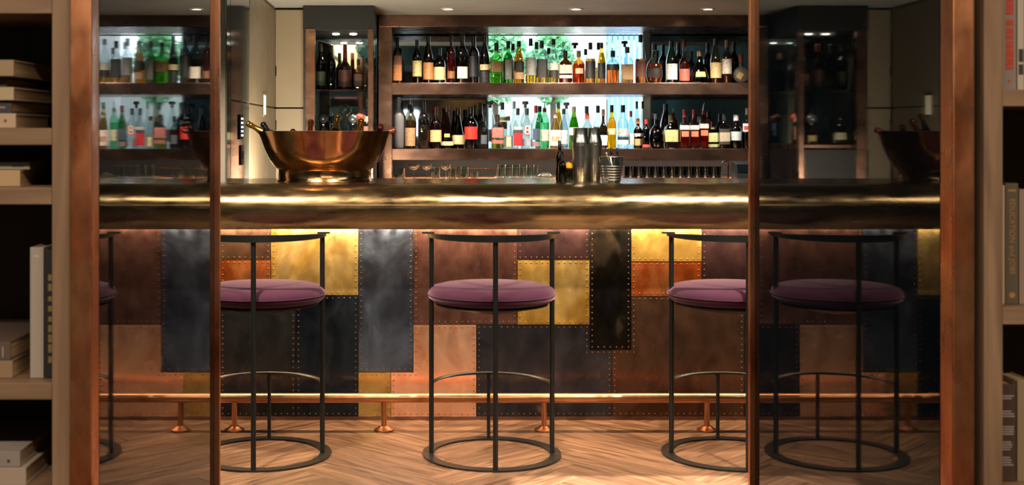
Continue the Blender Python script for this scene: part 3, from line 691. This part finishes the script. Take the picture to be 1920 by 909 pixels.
U(1128, 16, 80, 'slender pale yellow bottle with tall black label'+u, shape='sloped', gl='#e8d890', liq='#d8a828', fill=.75, labels=((.12, .50, '#16181c', .7),))
U(1149, 25, 95, 'squat orange-red bottle with black arched label'+u, shape='squat', liq='#d84a10', fill=.55, labels=((.40, .58, '#1a1414', .8),))
U(1176, 22, 88, 'bottle with wine-red wax neck and tan label'+u, shape='std', liq='#c06020', fill=.5, cap='#5a1c18', labels=((.10, .52, '#a5835c', .86),), sq=6)
U(1201, 20, 65, 'tall clear bottle with brown label before the window frame'+u, shape='tall', liq='#c05010', fill=.5, labels=((.14, .46, '#6a3c30', .86),))
U(1227, 32, 82, 'wide round amber bottle with dark label and ringed neck'+u, shape='round', liq='#c84c08', fill=.5, labels=((.14, .38, '#1c1210', .7),), ysc=.6)
U(1259, 22, 77, 'green-tinted bottle with tall white label'+u, shape='sloped', gl='#6a9a74', liq='#22301c', labels=((.09, .46, '#cfccc2'),))
U(1283, 20, 75, 'cognac bottle with red label and long narrow neck'+u, shape='long', gl='#d8cfae', liq='#8a1c14', fill=.5, cap='#6a1818', labels=((.06, .33, '#c85a4c'),))
U(1312, 38, 96, 'bell-shaped dark decanter with gold oval label'+u, shape='bell', gl='#6a5438', liq='#1e0a08', fill=.4, cap='#a08a58', capm=.8, labels=((.20, .36, '#d8b860', .34),), ysc=.6)
U(1342, 22, 72, 'amber bottle with beige crest label'+u, shape='sloped', gl='#c8c0a0', liq='#b8501a', fill=.5, labels=((.12, .46, '#b59a68'),))
U(1363, 19, 75, 'bottle with white label over glowing amber base'+u, shape='std', gl='#a89a7c', liq='#e07c1c', fill=.5, cap='#7c4a38', labels=((.22, .56, '#c5b6a6', .9),))
# round flask at the right end
fk = tag(empty('round_flask', ((1389-VX)*8.72/F, 8.72, SZ1)), 'round grey stoneware flask with tilted tan label at the right end', 'bottle')
Rf = .060
link('flask_body', lathe('flask_body', [(.004, -.022), (.04, -.022), (.055, -.014), (Rf, 0), (.055, .014), (.04, .022), (.004, .022)], 32, ang=60), plain('stoneware', '#4c463e', .55), fk, (.006, 0, Rf), (math.pi/2, 0, 0))
link('flask_neck', lathe('flask_neck', [(.016, .11), (.013, .135), (.013, .155)], 16), plain('stoneware', '#4c463e', .55), fk)
link('cap', lathe('cap', [(.015, .150), (.015, .196), (.012, .2)], 14), plain('copper_cap', '#a4522c', .4, .3), fk)
link('paper_label', boxm('paper_label', -.019, .019, -.0245, -.0215, -.022, .022), paper('#a88c58'), fk, (-.012, 0, .055), (0, math.radians(35), 0))
# rear row, upper shelf
for p, wv, tp, nm in ((962, 18, 82, 'behind the yellow whisky bottle'), (1006, 18, 79, 'behind the grey-labelled bottle'), (1029, 18, 90, 'behind the half-and-half label'),
        (1098, 16, 92, 'left of the white pillar'), (1122, 16, 80, 'behind the slender yellow bottle')):
    U(p, wv, tp, 'dark-capped clear bottle in the rear row %s'%nm+u, row=1, shape='std', liq='#c07820', fill=.4, group='rear row bottles on the upper shelf')
for p, wv, tp, nm in ((1078, 20, 80, 'behind the flower-labelled amber bottle'), (1171, 18, 77, 'behind the wax-necked bottle')):
    U(p, wv, tp, 'clear decanter with flat black stopper %s'%nm+u, row=1, shape='std', top='tstop', group='rear row bottles on the upper shelf')
for p, wv, tp, nm in ((1243, 18, 84, 'right of the round amber bottle'), (1272, 18, 80, 'between the green-tinted and cognac bottles'), (1327, 18, 80, 'behind the beige crest label'), (1376, 18, 78, 'beside the round stoneware flask'), (836, 17, 98, 'left of the slim copper bottle')):
    U(p, wv, tp, 'dark bottle in the rear row %s'%nm+u, row=1, shape='std', gl='#4a5a50', liq='#1a1408', group='rear row bottles on the upper shelf')
# lower shelf, front row
frost = plain('frosted_glass', '#8f8a8a', .45, 0, .5, Transmission_Weight=.35)
Lw(748, 20, 182, 'tall frosted grey bottle at the left end of the lower shelf', shape='tall', gl=frost, cap='#6a7078')
Lw(769, 22, 182, 'clear bottle with steel pourer and tan label'+l_, shape='bulge', gl='#c8c0b0', liq='#a88058', fill=.55, top='pourer', labels=((.05, .40, '#b08a64'),))
Lw(794, 21, 190, 'ornate clear bottle with dark square stopper'+l_, shape='tall', gl='#b8b4ac', cap='#14181a', sq=4, liq='#9a8a78', fill=.5)
Lw(817, 22, 200, 'amber brandy bottle with square cream label'+l_, shape='squat', gl='#a85c24', liq='#6a2408', cap='#4a1c14', labels=((.16, .44, '#d8b078', .8),))
Lw(838, 25, 197, 'teardrop cognac bottle with gold medallion and cream foot label'+l_, shape='tear', gl='#a07048', liq='#5a1c0a', fill=.45, cap='#3a2c20', labels=((.07, .16, '#d8c488', .9), (.26, .34, '#d8b058', .3)))
Lw(859, 25, 203, 'black teardrop bottle with cream label'+l_, shape='tear', gl='#20180f', liq='#120c06', labels=((.10, .33, '#cdb88a', .86),))
Lw(883, 26, 200, 'dark rum bottle with bright red label'+l_, shape='std', gl='#3a2c24', liq='#8a3008', labels=((.22, .52, '#c8281c', .72),))
Lw(907, 19, 218, 'short clear bottle with dark figure and red base'+l_, shape='std', gl='#b0bcc0', liq='#7a3c30', fill=.3, labels=((.14, .42, '#4a5058', .4),))
Lw(933, 23, 215, 'clear bottle with red-grey label and yellow-green liquid'+l_, shape='squat', gl='#d0dcdc', liq='#b8a838', fill=.3, cap='#241c18', labels=((.32, .62, '#a5605a', .66), (.14, .25, '#9a5a54', .6)), sq=6)
Lw(953, 18, 218, 'clear bottle with olive cap and cream label'+l_, shape='sloped', liq='#e8e0b8', fill=.4, cap='#5a5030', labels=((.06, .36, '#d8c898', .5),))
Lw(971, 17, 203, 'clear bottle with slanting red and black label'+l_, shape='std', cap='#3a4654', labels=((.07, .38, '#c01c24', .9), (.38, .46, '#3a3234', .9), (.47, .54, '#b8b0b0', .8)), sq=5)
t8 = Lw(988, 19, 203, 'clear bottle with big red 8 badge'+l_, shape='std', cap='#5a7084', labels=((.06, .24, '#8c96a2', .8),), sq=5)
r8 = plain('red_badge', '#c01828', .5)
for z_ in (.106, .138): link('red_badge', lathe('red_badge', [(.019, 0), (.019, .0012)], 20), r8, t8, (0, -.0362, z_), (math.pi/2, 0, 0))
link('numeral', textmesh('8', .088), plain('cream_print', '#f0d8b8', .5), t8, (0, -.0378, .122), (math.pi/2, 0, 0))
Lw(1005, 17, 198, 'clear bottle with red cap and navy strip label'+l_, shape='std', cap='#c02c20', labels=((.20, .46, '#3c4660', .5), (.05, .16, '#8a6470', .8)))
Lw(1021, 18, 190, 'pale green bottle with wine-red pourer collar'+l_, shape='std', gl='#b8ecd0', liq='#88d8b0', fill=.55, cap='#6a2028', top='pourer', labels=((.16, .40, '#c8c0a0', .6),))
Lw(1041, 20, 212, 'white-labelled bottle with peach lettering'+l_, shape='sloped', gl='#f0e4d8', liq='#f0d8c0', fill=.5, cap='#d0a8a0', labels=((.08, .52, '#ecdccc', .9), (.20, .34, '#d89a78', .5, .002)))
Lw(1057, 17, 204, 'clear wine-shaped bottle with dark green cap and white label'+l_, shape='sloped', gl='#dce8f0', cap='#3c5a4c', labels=((.12, .46, '#dcdce0'), (.03, .09, '#5c6874')))
Lw(1076, 19, 200, 'bright green bottle with white label left of the shakers'+l_, shape='sloped', gl='#9ad050', liq='#5aa018', fill=.75, cap='#d8d4cc', labels=((.32, .50, '#e8dcd4'),))
Lw(1101, 19, 212, 'clear bottle with red neck and orange body behind the shakers'+l_, shape='std', liq='#d86a28', fill=.4, cap='#c04038')
Lw(1131, 20, 205, 'dark-bellied bottle with round white label right of the shakers'+l_, shape='round', gl='#6a5420', liq='#1c1410', fill=.4, cap='#caa070', labels=((.08, .34, '#e0d6d0', .56),))
Lw(1147, 17, 197, 'bright yellow bottle with cream label and black cap'+l_, shape='std', gl='#f0d840', liq='#e8b808', fill=.7, labels=((.32, .46, '#e8c890', .9),))
Lw(1168, 21, 197, 'clear bottle with grey band and black and white label'+l_, shape='std', labels=((.30, .46, '#a8aaa6', .9), (.20, .27, '#24262c', .9), (.10, .19, '#dcdcd8', .9)))
Lw(1183, 12, 208, 'narrow clear bottle with pink-red cap'+l_, shape='tall', cap='#c0485a', labels=((.1, .4, '#c8c4bc'),))
Lw(1196, 17, 222, 'dark red liqueur bottle with gold oval label and orange neck'+l_, shape='std', gl='#7a2420', liq='#3a0c10', fill=.5, cap='#e88018', labels=((.10, .32, '#a8925c', .7), (.40, .5, '#b8a8b0', .8)), ysc=.8)
Lw(1211, 14, 224, 'narrow dark bottle with red and white foot label'+l_, shape='tall', gl='#3c3444', liq='#2c1420', cap='#c03430', labels=((.04, .14, '#d84c40'),))
Lw(1231, 31, 213, 'dark bulb-shaped decanter with silver neck'+l_, shape='round', gl='#544c40', liq='#1c0e06', fill=.5, cap='#5c6c7c', capm=.8)
Lw(1258, 26, 216, 'square dark bottle with large cream label and gold cap'+l_, shape='squat', gl='#3c2a20', liq='#1e0e0a', cap='#8a7a40', labels=((.20, .56, '#c5b078', .68),), sq=7, ysc=.7)
for p, x_, q in ((1283, 'leftmost', 'cap'), (1301, 'middle', 'cap'), (1319, 'rightmost', 'pourer')):
    Lw(p, 18, 205 if q == 'cap' else 193, '%s of three orange square gin bottles%s'%(x_, ' with a pourer' if q == 'pourer' else '')+l_, shape='squat', gl='#e8a080', liq='#c05024', fill=.56, cap='#b02820', top=q, sq=8,
       labels=((.48, .59, '#dcc8bc', .9), (.30, .44, '#d87858', .4)) if q == 'cap' else ((.44, .54, '#dcc8bc', .9), (.28, .40, '#d87858', .4)), group='orange gin bottles')
Lw(1336, 19, 228, 'short green bottle with red cap and cream label'+l_, shape='squat', gl='#2c6a30', liq='#0c2410', cap='#c03428', labels=((.24, .58, '#c8c890', .72), (.05, .16, '#b8bc84', .72), (.72, .8, '#c8b068', .9)), sq=6)
Lw(1358, 20, 213, 'clear bottle with dark illustrated label'+l_, shape='squat', gl='#c0ac90', liq='#9a6438', fill=.5, cap='#1c2026', labels=((.12, .56, '#3c3c38', .86), (.2, .46, '#b8a890', .6, .002)), sq=6)
Lw(1380, 23, 215, 'emerald green gin bottle with white label and white cap'+l_, shape='bulge', gl='#1e8a4c', liq='#0a4a24', fill=.55, cap='#b8b6bc', labels=((.24, .50, '#c0ccd0', .8),))
Lw(1401, 17, 203, 'navy blue bottle with red and white label at the right end'+l_, shape='tall', gl='#3c4c70', liq='#16223c', fill=.5, cap='#b4b2b6', labels=((.42, .62, '#d8ccd0', .9), (.46, .56, '#b83a38', .6, .002)))
# rear row, lower shelf
R1 = 'rear row bottles on the lower shelf'
Lw(901, 20, 192, 'dark wine bottle with olive foil in the rear row'+l_, row=1, shape='std', gl='#2c3430', liq='#0c0c0a', cap='#6a5c30', group=R1)
Lw(919, 19, 190, 'clear tapered bottle with flat stopper at the window edge'+l_, row=1, shape='sloped', top='tstop', cap='#3a4654', group=R1, labels=((.14, .4, '#d8c8cc', .7),))
Lw(942, 18, 192, 'tall clear bottle with black cap and peach-yellow label'+l_, row=1, shape='tall', group=R1, labels=((.42, .58, '#c8805c', .8), (.60, .68, '#d8c868', .8)))
Lw(964, 17, 190, 'clear bottle with pale blue neck in the rear row'+l_, row=1, shape='long', cap='#a4c0dc', group=R1)
Lw(985, 17, 190, 'clear bottle with grey T-shaped stopper behind the 8 badge'+l_, row=1, shape='tall', top='tstop', cap='#6c6a70', group=R1)
Lw(1012, 18, 199, 'green bottle with black cap in the rear row'+l_, row=1, shape='sloped', gl='#60dc98', liq='#34b870', fill=.8, group=R1)
Lw(1047, 17, 192, 'yellow bottle with pale blue cap in the rear row'+l_, row=1, shape='sloped', gl='#f0dc50', liq='#d8b808', fill=.78, cap='#98a8c8', group=R1)
Lw(1062, 17, 192, 'clear bottle with grey stopper behind the white-labelled bottle'+l_, row=1, shape='tall', top='tstop', cap='#74747c', group=R1)
Lw(1100, 19, 199, 'clear bottle with grey cap behind the left shaker'+l_, row=1, shape='std', cap='#5c6668', group=R1)
Lw(1121, 18, 198, 'clear bottle with navy cap behind the right shaker'+l_, row=1, shape='std', cap='#1c2838', group=R1, labels=((.3, .5, '#d8c0cc'),))
for p, s_ in ((1194, 'left'), (1205, 'right')):
    Lw(p, 11, 190, '%s of two narrow dark-capped bottles before the window frame'%s_+l_, row=1, shape='tall', group=R1, cap='#181c24', labels=((.2, .4, '#d8c8c8'),))
Lw(1248, 22, 195, 'black bottle with tall cap behind the square dark bottle'+l_, row=1, shape='sloped', gl='#1c242c', liq='#0a0c10', cap='#14181e', group=R1)
Lw(1328, 16, 210, 'dark bottle with white neck label behind the gin bottles'+l_, row=1, shape='std', gl='#2c3430', liq='#0c0e0c', group=R1, labels=((.72, .8, '#c8ccc4'),))
Lw(1350, 18, 212, 'tan bottle with dark stopper behind the illustrated label'+l_, row=1, shape='std', gl='#8a7048', liq='#4c341c', group=R1)

# niche cabinet bottles
def NB(px0, wpx, topy, z0, label, Yb=8.12, **k):
    return bottle(label, (px0-VX)*Yb/F, Yb, z0+.0005, wpx*Yb/F, H-(topy-VY)*Yb/F-z0, group='bottles in the copper niche', **k)
n1 = ' on the niche glass shelf'; n2 = ' on the niche floor behind the bowl'
NB(601, 19, 82, 1.612, 'green-black wine bottle at the left end'+n1, gl='#0e1a12', liq='#0a100a', cap='#101410', shape='std', labels=((.1, .4, '#24301f'),))
NB(621, 18, 84, 1.612, 'black bottle with silver trim'+n1, Yb=8.14, gl='#14181a', liq='#0a0a0a', shape='std', cap='#0c0e10')
NB(647, 24, 83, 1.612, 'long-necked amber bottle with dark brown label'+n1, gl='#7a3c10', liq='#b8560c', fill=.7, shape='long', cap='#3a1c10', labels=((.08, .44, '#3a1a12', .96),))
NB(672, 17, 111, 1.612, 'small square amber bottle with black cap'+n1, gl='#e0c8a8', liq='#8a3c14', fill=.56, shape='squat', sq=6, labels=((.14, .52, '#3c1c14', .8),))
NB(686, 13, 108, 1.612, 'narrow dark-capped bottle at the right end'+n1, Yb=8.10, gl='#c8b8a0', liq='#7a5c34', fill=.5, shape='tall')
NB(682, 17, 75, 1.612, 'crystal decanter with tall faceted stopper'+n1, Yb=8.3, gl='#e0ece8', shape='decanter', top='ball', cap='glass', sq=3)
NB(606, 22, 213, 1.27, 'square dark bottle with white label and ball stopper'+n2, gl='#544438', liq='#241810', fill=.5, shape='decanter', top='ball', cap='#20242a', sq=7, labels=((.04, .38, '#e8dcb8', .82),))
NB(622, 16, 212, 1.27, 'clear cut-glass decanter at the left'+n2, Yb=8.22, gl='#dfeae6', shape='decanter', top='ball', cap='glass')
NB(634, 16, 210, 1.27, 'clear cut-glass decanter left of the tall carafe'+n2, Yb=8.34, gl='#dfeae6', shape='decanter', top='ball', cap='glass')
NB(647, 16, 195, 1.27, 'tall crystal carafe with round ball stopper'+n2, Yb=8.17, gl='#e0ece8', shape='decanter', top='ball', cap='glass')
NB(662, 14, 214, 1.27, 'small amber bottle with cream label and silver stopper'+n2, Yb=8.07, gl='#a87a48', liq='#7a3414', fill=.5, shape='decanter', top='ball', cap='#8a9098', capm=.8, sq=6, labels=((.04, .3, '#e0c080', .8),))
NB(674, 15, 212, 1.27, 'clear decanter with red neck tag'+n2, Yb=8.34, gl='#dfe8e4', shape='decanter', top='ball', cap='#b04030')
NB(687, 12, 186, 1.27, 'slim clear bottle with white neck label'+n2, gl='#c8d0cc', shape='long', liq='#b8a8a0', fill=.4, labels=((.5, .62, '#d8c8b0'), (.1, .4, '#c88a78', .6)))

# ================================================================== ON THE COUNTER
CZ = 1.1145
bowl = tag(empty('champagne_bowl', ((609-VX)*6.06/F, 6.06, CZ)), 'large polished copper champagne bowl on the bar', 'bowl')
outp = [(.222, .058), (.235, .066), (.262, .105), (.285, .155), (.302, .205), (.316, .236)]
inp = [(.312, .237), (.298, .205), (.281, .156), (.258, .108), (.23, .070), (.004, .063)]
link('bowl_shell', lathe('bowl_shell', [(.004, .056)]+outp+inp, 72, ang=70), M['copper_bowl'], bowl)
link('foot_ring', lathe('foot_ring', [(.226, 0), (.226, .004), (.221, .010), (.219, .052), (.222, .058), (.16, .058), (.16, 0)], 72, ang=40), M['copper_bowl'], bowl)
def champagne(label, tip, base, foil, glassc='#0c140c'):
    tip, base = Vector(tip), Vector(base); d = (tip-base); Lb = .236
    d.normalize(); base = tip-d*Lb
    t = tag(empty('champagne_bottle', base), label, 'bottle', 'champagne bottles in the copper bowl')
    t.rotation_mode = 'QUATERNION'; t.rotation_quaternion = d.to_track_quat('Z', 'Y'); t.scale = (.75, .75, .75)
    link('bottle_body', lathe('bottle_body', [(.034, 0), (.042, .01), (.042, .12), (.038, .16), (.024, .21), (.0155, .245), (.0145, .30)], 20, ang=60), plain('green_black_glass', glassc, .08), t)
    link('neck_foil', lathe('neck_foil', [(.0275, .203), (.0175, .238), (.0155, .262), (.018, .280), (.0185, .286), (.016, .290), (.0195, .296), (.0195, .306), (.015, .314), (.004, .3155)], 18, ang=70), foil, t)
    return t
gf = plain('gold_foil', '#a8843c', .28, .9); bf = plain('black_foil', '#181a20', .3, .5); cf = plain('copper_foil', '#a05a30', .28, .9)
of = plain('orange_gold_foil', '#b87a28', .28, .9); rf = plain('wine_foil', '#5c2028', .35, .6); pf = plain('rose_foil', '#c87868', .35, .7)
bx, by = bowl.location.x, bowl.location.y
def ct(label, px0, py0, ty, az, zb, foil):
    tip = Vector(px(px0, py0, by+ty)); dz = min(.232, tip.z-CZ-zb); hl = math.sqrt(.236**2-dz*dz)
    champagne(label, tip, (tip.x+hl*math.cos(az), tip.y+hl*math.sin(az), tip.z-dz), foil)
ct('gold-foiled champagne bottle leaning over the left rim', 462, 230, -0.0472, 0.1432, 0.1608, gf)
ct('black-foiled champagne bottle just right of the leaning gold one', 492, 231, -0.0556, -0.6689, 0.1056, bf)
ct('low dark champagne bottle hardly above the rim', 549, 246, -0.0273, 1.5708, 0.1667, bf)
ct('upright copper-topped champagne bottle in the bowl', 583, 226, 0.0044, 4.7125, 0.1011, cf)
ct('gold-foiled champagne bottle standing near the middle of the bowl', 634, 214, 0.1835, 4.396, 0.1037, gf)
ct('orange-gold foiled champagne bottle right of the middle', 678, 224, -0.0287, 4.4052, 0.0954, of)
ct('wine-red foiled champagne bottle near the right rim', 714, 236, -0.1666, 1.9159, 0.1042, rf)
ct('rose-pink foiled champagne bottle leaning over the right rim', 742, 243, 0.0072, 3.1646, 0.17, pf)

def shaker(label, px0, Yb, k=1.0):
    t = tag(empty('cocktail_shaker', ((px0-VX)*Yb/F, Yb, CZ)), label, 'shaker', 'steel cocktail shakers on the bar')
    link('shaker_tin', lathe('shaker_tin', [(.030*k, 0), (.0325*k, .004), (.0385*k, .12), (.0415*k, .168), (.0425*k, .172)], 36, ang=35), M['chrome'], t)
    link('shaker_cap', lathe('shaker_cap', [(.0415*k, .172), (.0425*k, .176), (.042*k, .186), (.034*k, .214), (.032*k, .222), (.033*k, .250), (.031*k, .2515), (.004, .2515)], 36, ang=35), M['chrome'], t)
    return t
shaker('polished steel cocktail shaker in front, left of the pair', 1088, 5.93)
shaker('polished steel cocktail shaker behind, right of the pair', 1113, 6.09, .95)
bt = bottle('tall black bitters bottle left of the shakers', (1049-VX)*6.1/F, 6.1, CZ, .036, .19, 'std', gl='#0c0c0e', liq='#080808', cap='#101012')
bt = bottle('small dark glass dropper bottle in front of the black bottle', (1054-VX)*5.95/F, 5.95, CZ, .038, .165, 'long', gl='#6a746e', liq='#14181a', fill=.4, cap='#15181a')
gt = tag(empty('garnish_glass', ((1066-VX)*6.14/F, 6.14, CZ)), 'small glass of yellow lemon garnish behind the shakers', 'glass')
link('tumbler', lathe('tumbler', [(.022, 0), (.025, .06), (.0235, .06), (.021, .005), (.003, .004)], 20), glass('#a8b8a8'), gt)
link('lemon', lathe('lemon', [(.003, .045), (.014, .05), (.02, .065), (.016, .08), (.005, .088)], 16, ang=80), plain('lemon_peel', '#e8a818', .5), gt)
# striped beaker with tongs
bk = tag(empty('mixing_beaker', ((1146-VX)*5.89/F, 5.89, CZ)), 'glass beaker with steel rings and leaning tongs right of the shakers', 'beaker')
link('beaker_glass', lathe('beaker_glass', [(.040, 0), (.042, .004), (.057, .118), (.0555, .118), (.0405, .006), (.003, .005)], 32), glass('#f0f6f4', .08), bk)
for i in range(6):
    z_ = .012+i*.0125; r_ = .042+.015*z_/.118+.0008
    tube('steel_ring', [(r_*math.cos(math.tau*k/32), r_*math.sin(math.tau*k/32), z_) for k in range(32)], .0024, M['chrome'], bk, 6, True)
tube('steel_rim', [(.0565*math.cos(math.tau*k/32), .0565*math.sin(math.tau*k/32), .118) for k in range(32)], .0018, M['chrome'], bk, 6, True)
tg = tag(empty('serving_tongs', ((1146-VX)*5.89/F, 5.89, CZ+.008)), 'slim steel tongs leaning in the ringed glass beaker', 'tongs')
for s in (-1, 1): tube('tong_arm', [(.030, s*.006, 0), (.0, s*.010, .06), (-.022, s*.002, .122)], .003, M['chrome'], tg, 8)
link('tong_hinge', lathe('tong_hinge', [(.005, .118), (.008, .124), (.005, .13)], 12), M['chrome'], tg, (-.022, 0, 0))
for p, s_ in ((1146, 'left'), (1157, 'right')):
    bottle('%s of two small dark-capped bottles behind the ringed beaker'%s_, (p-VX)*6.25/F, 6.25, CZ, .026, .155, 'tall', gl='#8a948e', liq='#2c241c', cap='#101318', group='small bottles behind the beaker')

# ================================================================== BACK COUNTER GLASSWARE
WZ = 1.0405
gcl = glass('#eef6f2', .16); gcd = glass('#a8b4b8', .12)
def tumbler(label, X_, Y_, w_, h_, mat=gcl, kind='tumbler', group=None):
    t = tag(empty('glass_'+kind, (X_, Y_, WZ)), label, 'glass', group); r = w_/2
    if kind == 'coupe':
        link('foot', lathe('foot', [(r*.6, 0), (r*.6, .003), (.004, .008)], 20), mat, t); link('stem', lathe('stem', [(.004, .006), (.004, h_*.62)], 10), mat, t)
        link('cup', lathe('cup', [(.004, h_*.6), (r*.6, h_*.68), (r*.95, h_*.85), (r, h_), (r*.97, h_), (r*.9, h_*.86), (r*.55, h_*.7), (.003, h_*.63)], 20, ang=70), mat, t)
    else:
        link('cup', lathe('cup', [(r*.82, 0), (r*.86, .004), (r, h_), (r-.0015, h_), (r*.82, .012), (.003, .012)], 16, sq=0), mat, t)
        link('thick_base', lathe('thick_base', [(r*.78, .0015), (r*.8, .011), (.003, .0115)], 16), mat, t)
    return t
Yg = 8.36
for p, wv, hv, kd, lb in ((750, 21, .075, 'tumbler', 'squat glass tumbler at the left end of the back counter'), (776, 22, .10, 'coupe', 'stemmed glass second from the left on the back counter'),
        (800, 20, .098, 'coupe', 'stemmed glass third from the left on the back counter'), (817, 18, .080, 'tumbler', 'tumbler fourth from the left on the back counter'),
        (836, 20, .098, 'coupe', 'stemmed glass fifth from the left on the back counter'), (848, 16, .07, 'tumbler', 'tumbler sixth from the left on the back counter'),
        (868, 23, .085, 'tumbler', 'wide round tumbler left of the small spirit glass'), (889, 15, .05, 'tumbler', 'small low spirit glass left of the tumbler row')):
    tumbler(lb, (p-VX)*Yg/F, Yg+.03*random.uniform(-1, 1), wv*Yg/F, hv, gcl, kd, 'glasses on the back counter')
tray = tag(box('glass_tray', (928-VX)*Yg/F, (1011-VX)*Yg/F, Yg-.07, Yg+.13, WZ, WZ+.012, M['chrome'], None, .002), 'steel tray under the row of upturned tumblers', 'tray')
od = ('first', 'second', 'third', 'fourth', 'fifth', 'sixth', 'seventh', 'eighth', 'ninth', 'tenth', 'eleventh', 'twelfth')
for i in range(6):
    t = tumbler('%s tumbler from the left on the steel tray'%od[i], (936+i*13.4-VX)*Yg/F, Yg, .044, .082, gcl, 'tumbler', 'tumblers on the steel tray'); t.location.z += .012
gb = tag(empty('glass_bowl', ((1022-VX)*Yg/F, Yg, WZ)), 'small upturned glass bowl beside the tumbler tray', 'bowl')
link('bowl_shell', lathe('bowl_shell', [(.048, 0), (.046, .018), (.034, .036), (.004, .043), (.004, .040), (.032, .033), (.043, .017), (.046, 0)], 24, closed=True), gcl, gb)
link('bowl_foot', lathe('bowl_foot', [(.012, .041), (.014, .047), (.003, .048)], 14), gcl, gb)
tray2 = tag(box('glass_tray', (1166-VX)*Yg/F, (1360-VX)*Yg/F, Yg-.07, Yg+.16, WZ, WZ+.012, M['copper_dark'], None, .002), 'long bronze tray under the row of smoky tumblers', 'tray')
for i in range(12):
    t = tumbler('%s smoky tumbler from the left on the long bronze tray'%od[i], (1174+i*15.6-VX)*Yg/F, Yg, .050, .072, gcd, 'tumbler', 'smoky tumblers on the bronze tray'); t.location.z += .012
# beaded cords hanging in front of the splashback
bead = plain('brass_bead', '#c08a48', .3, .9)
def cord(label, p0, p1, Yc, n):
    t = tag(empty('beaded_cord', px(*p0, Yc)), label, 'cord'); a, b = Vector(px(*p0, Yc)), Vector(px(*p1, Yc)); bm = bmesh.new()
    for i in range(n):
        q = a.lerp(b, i/(n-1))-a; q.z -= .012*math.sin(math.pi*i/(n-1)); addlathe(bm, [(.002, -.0045), (.005, -.002), (.005, .002), (.002, .0045)], 6, off=q)
    o = link('beads', mesh(bm, 'beads', True, 60), bead, t); o['kind'] = 'stuff'
    tube('string', [(0, 0, 0), ((b-a).x/2, 0, (b-a).z/2-.012), tuple(b-a)], .0012, bead, t, 6)
    return t
cord('brass beaded cord above the left glasses', (800, 314), (1018, 311), 9.19, 64)
cord('brass beaded cord above the smoky tumblers', (1236, 320), (1366, 313), 9.19, 40)
# till terminal
tt = tag(empty('till_terminal', ((1396-VX)*8.32/F, 8.32, WZ)), 'dark till terminal at the right end of the back counter', 'terminal')
link('terminal_body', prism('terminal_body', [(-.06, 0), (.10, 0), (.10, .10), (.06, .115), (-.02, .10)], -.062, .075, False), plain('dark_plastic', '#1c2226', .35), tt)
link('screen', boxm('screen', -.055, .068, -.055, .0, 0, .002), plain('dark_screen', '#0e1418', .1), tt, (0, -.022, .098), (math.radians(68), 0, 0))
tube('bar_tap', [(-.075, .13, 0), (-.075, .13, .09), (-.085, .10, .115), (-.12, .08, .115), (-.13, .08, .10)], .006, M['steel_black'], tt, 8)

# ================================================================== OUTSIDE THE WINDOW
struct(box('ground_outside', -6, 10, 9.44, 30, -.3, -.1, mottled('paving', ['#b8b2a8', '#c8c4bc'], 0, .7, .9)))
gw = tag(box('garden_wall', -3, 7, 12.4, 12.55, -.1, 1.70, M['white']), 'low white garden wall outside the window', 'wall')
pl = tag(empty('white_pillar', (1.50, 11.2, -.1)), 'white pillar outside between the trees', 'pillar')
box('shaft', -.10, .10, -.1, .1, 0, 2.7, M['white'], pl, .004); box('capital', -.14, .14, -.14, .14, 2.7, 2.85, M['white'], pl, .004)
fn = tag(empty('slat_screen', (1.93, 11.8, -.1)), 'pale blue slatted screen outside at the right of the window', 'screen')
bl = plain('pale_blue_paint', '#7fb4d8', .5); slm = boxm('slat', -.018, .018, -.01, .01, 0, 2.75); slm.materials.append(bl)
for i in range(9): link('slat', slm, None, fn, (-.20+i*.05, 0, 0))
for z_ in (.6, 2.3): box('crossbar', -.24, .24, .01, .03, z_, z_+.04, bl, fn)
lf = mottled('leaf_green', ['#4f9e66', '#86c894', '#c4e8bc'], 0, .5, .7, (6, 6, 6))
bark = mottled('bark', ['#4a3a2a', '#6a5844'], 0, .8, .9, (8, 8, 3))
def tree(label, x, y, cz, rx, rz_, n):
    t = tag(empty('garden_tree', (x, y, -.1)), label, 'tree', 'trees outside the window')
    tube('trunk', [(0, 0, 0), (.03, .02, cz*.5), (0, 0, cz+.1)], [.05, .04, .02], bark, t, 8)
    bm = bmesh.new()
    for i in range(n):
        v = Vector((random.gauss(0, 1), random.gauss(0, 1), random.gauss(0, 1))); v.normalize(); v *= random.random()**.4
        c = Vector((v.x*rx, v.y*rx*.7, cz+.1+v.z*rz_)); a = Vector((random.gauss(0, 1), random.gauss(0, 1), random.gauss(0, .6))).normalized()
        b = a.cross(Vector((random.gauss(0, 1), random.gauss(0, 1), random.gauss(0, 1)))).normalized(); L_ = random.uniform(.03, .06)
        vv = [bm.verts.new(c+q) for q in (-a*L_, b*L_*.45, a*L_, -b*L_*.45)]; bm.faces.new(vv)
    o = link('foliage', mesh(bm, 'foliage'), lf, t); o['kind'] = 'stuff'
tree('leafy green tree outside behind the left half of the window', .66, 11.7, 2.0, .33, .40, 1900)
tree('leafy green tree outside left of the white pillar', 1.22, 12.0, 1.98, .22, .38, 1200)
tree('small leafy tree outside between the pillar and the blue screen', 1.72, 12.1, 2.0, .13, .36, 450)
print('planks', n_pl)
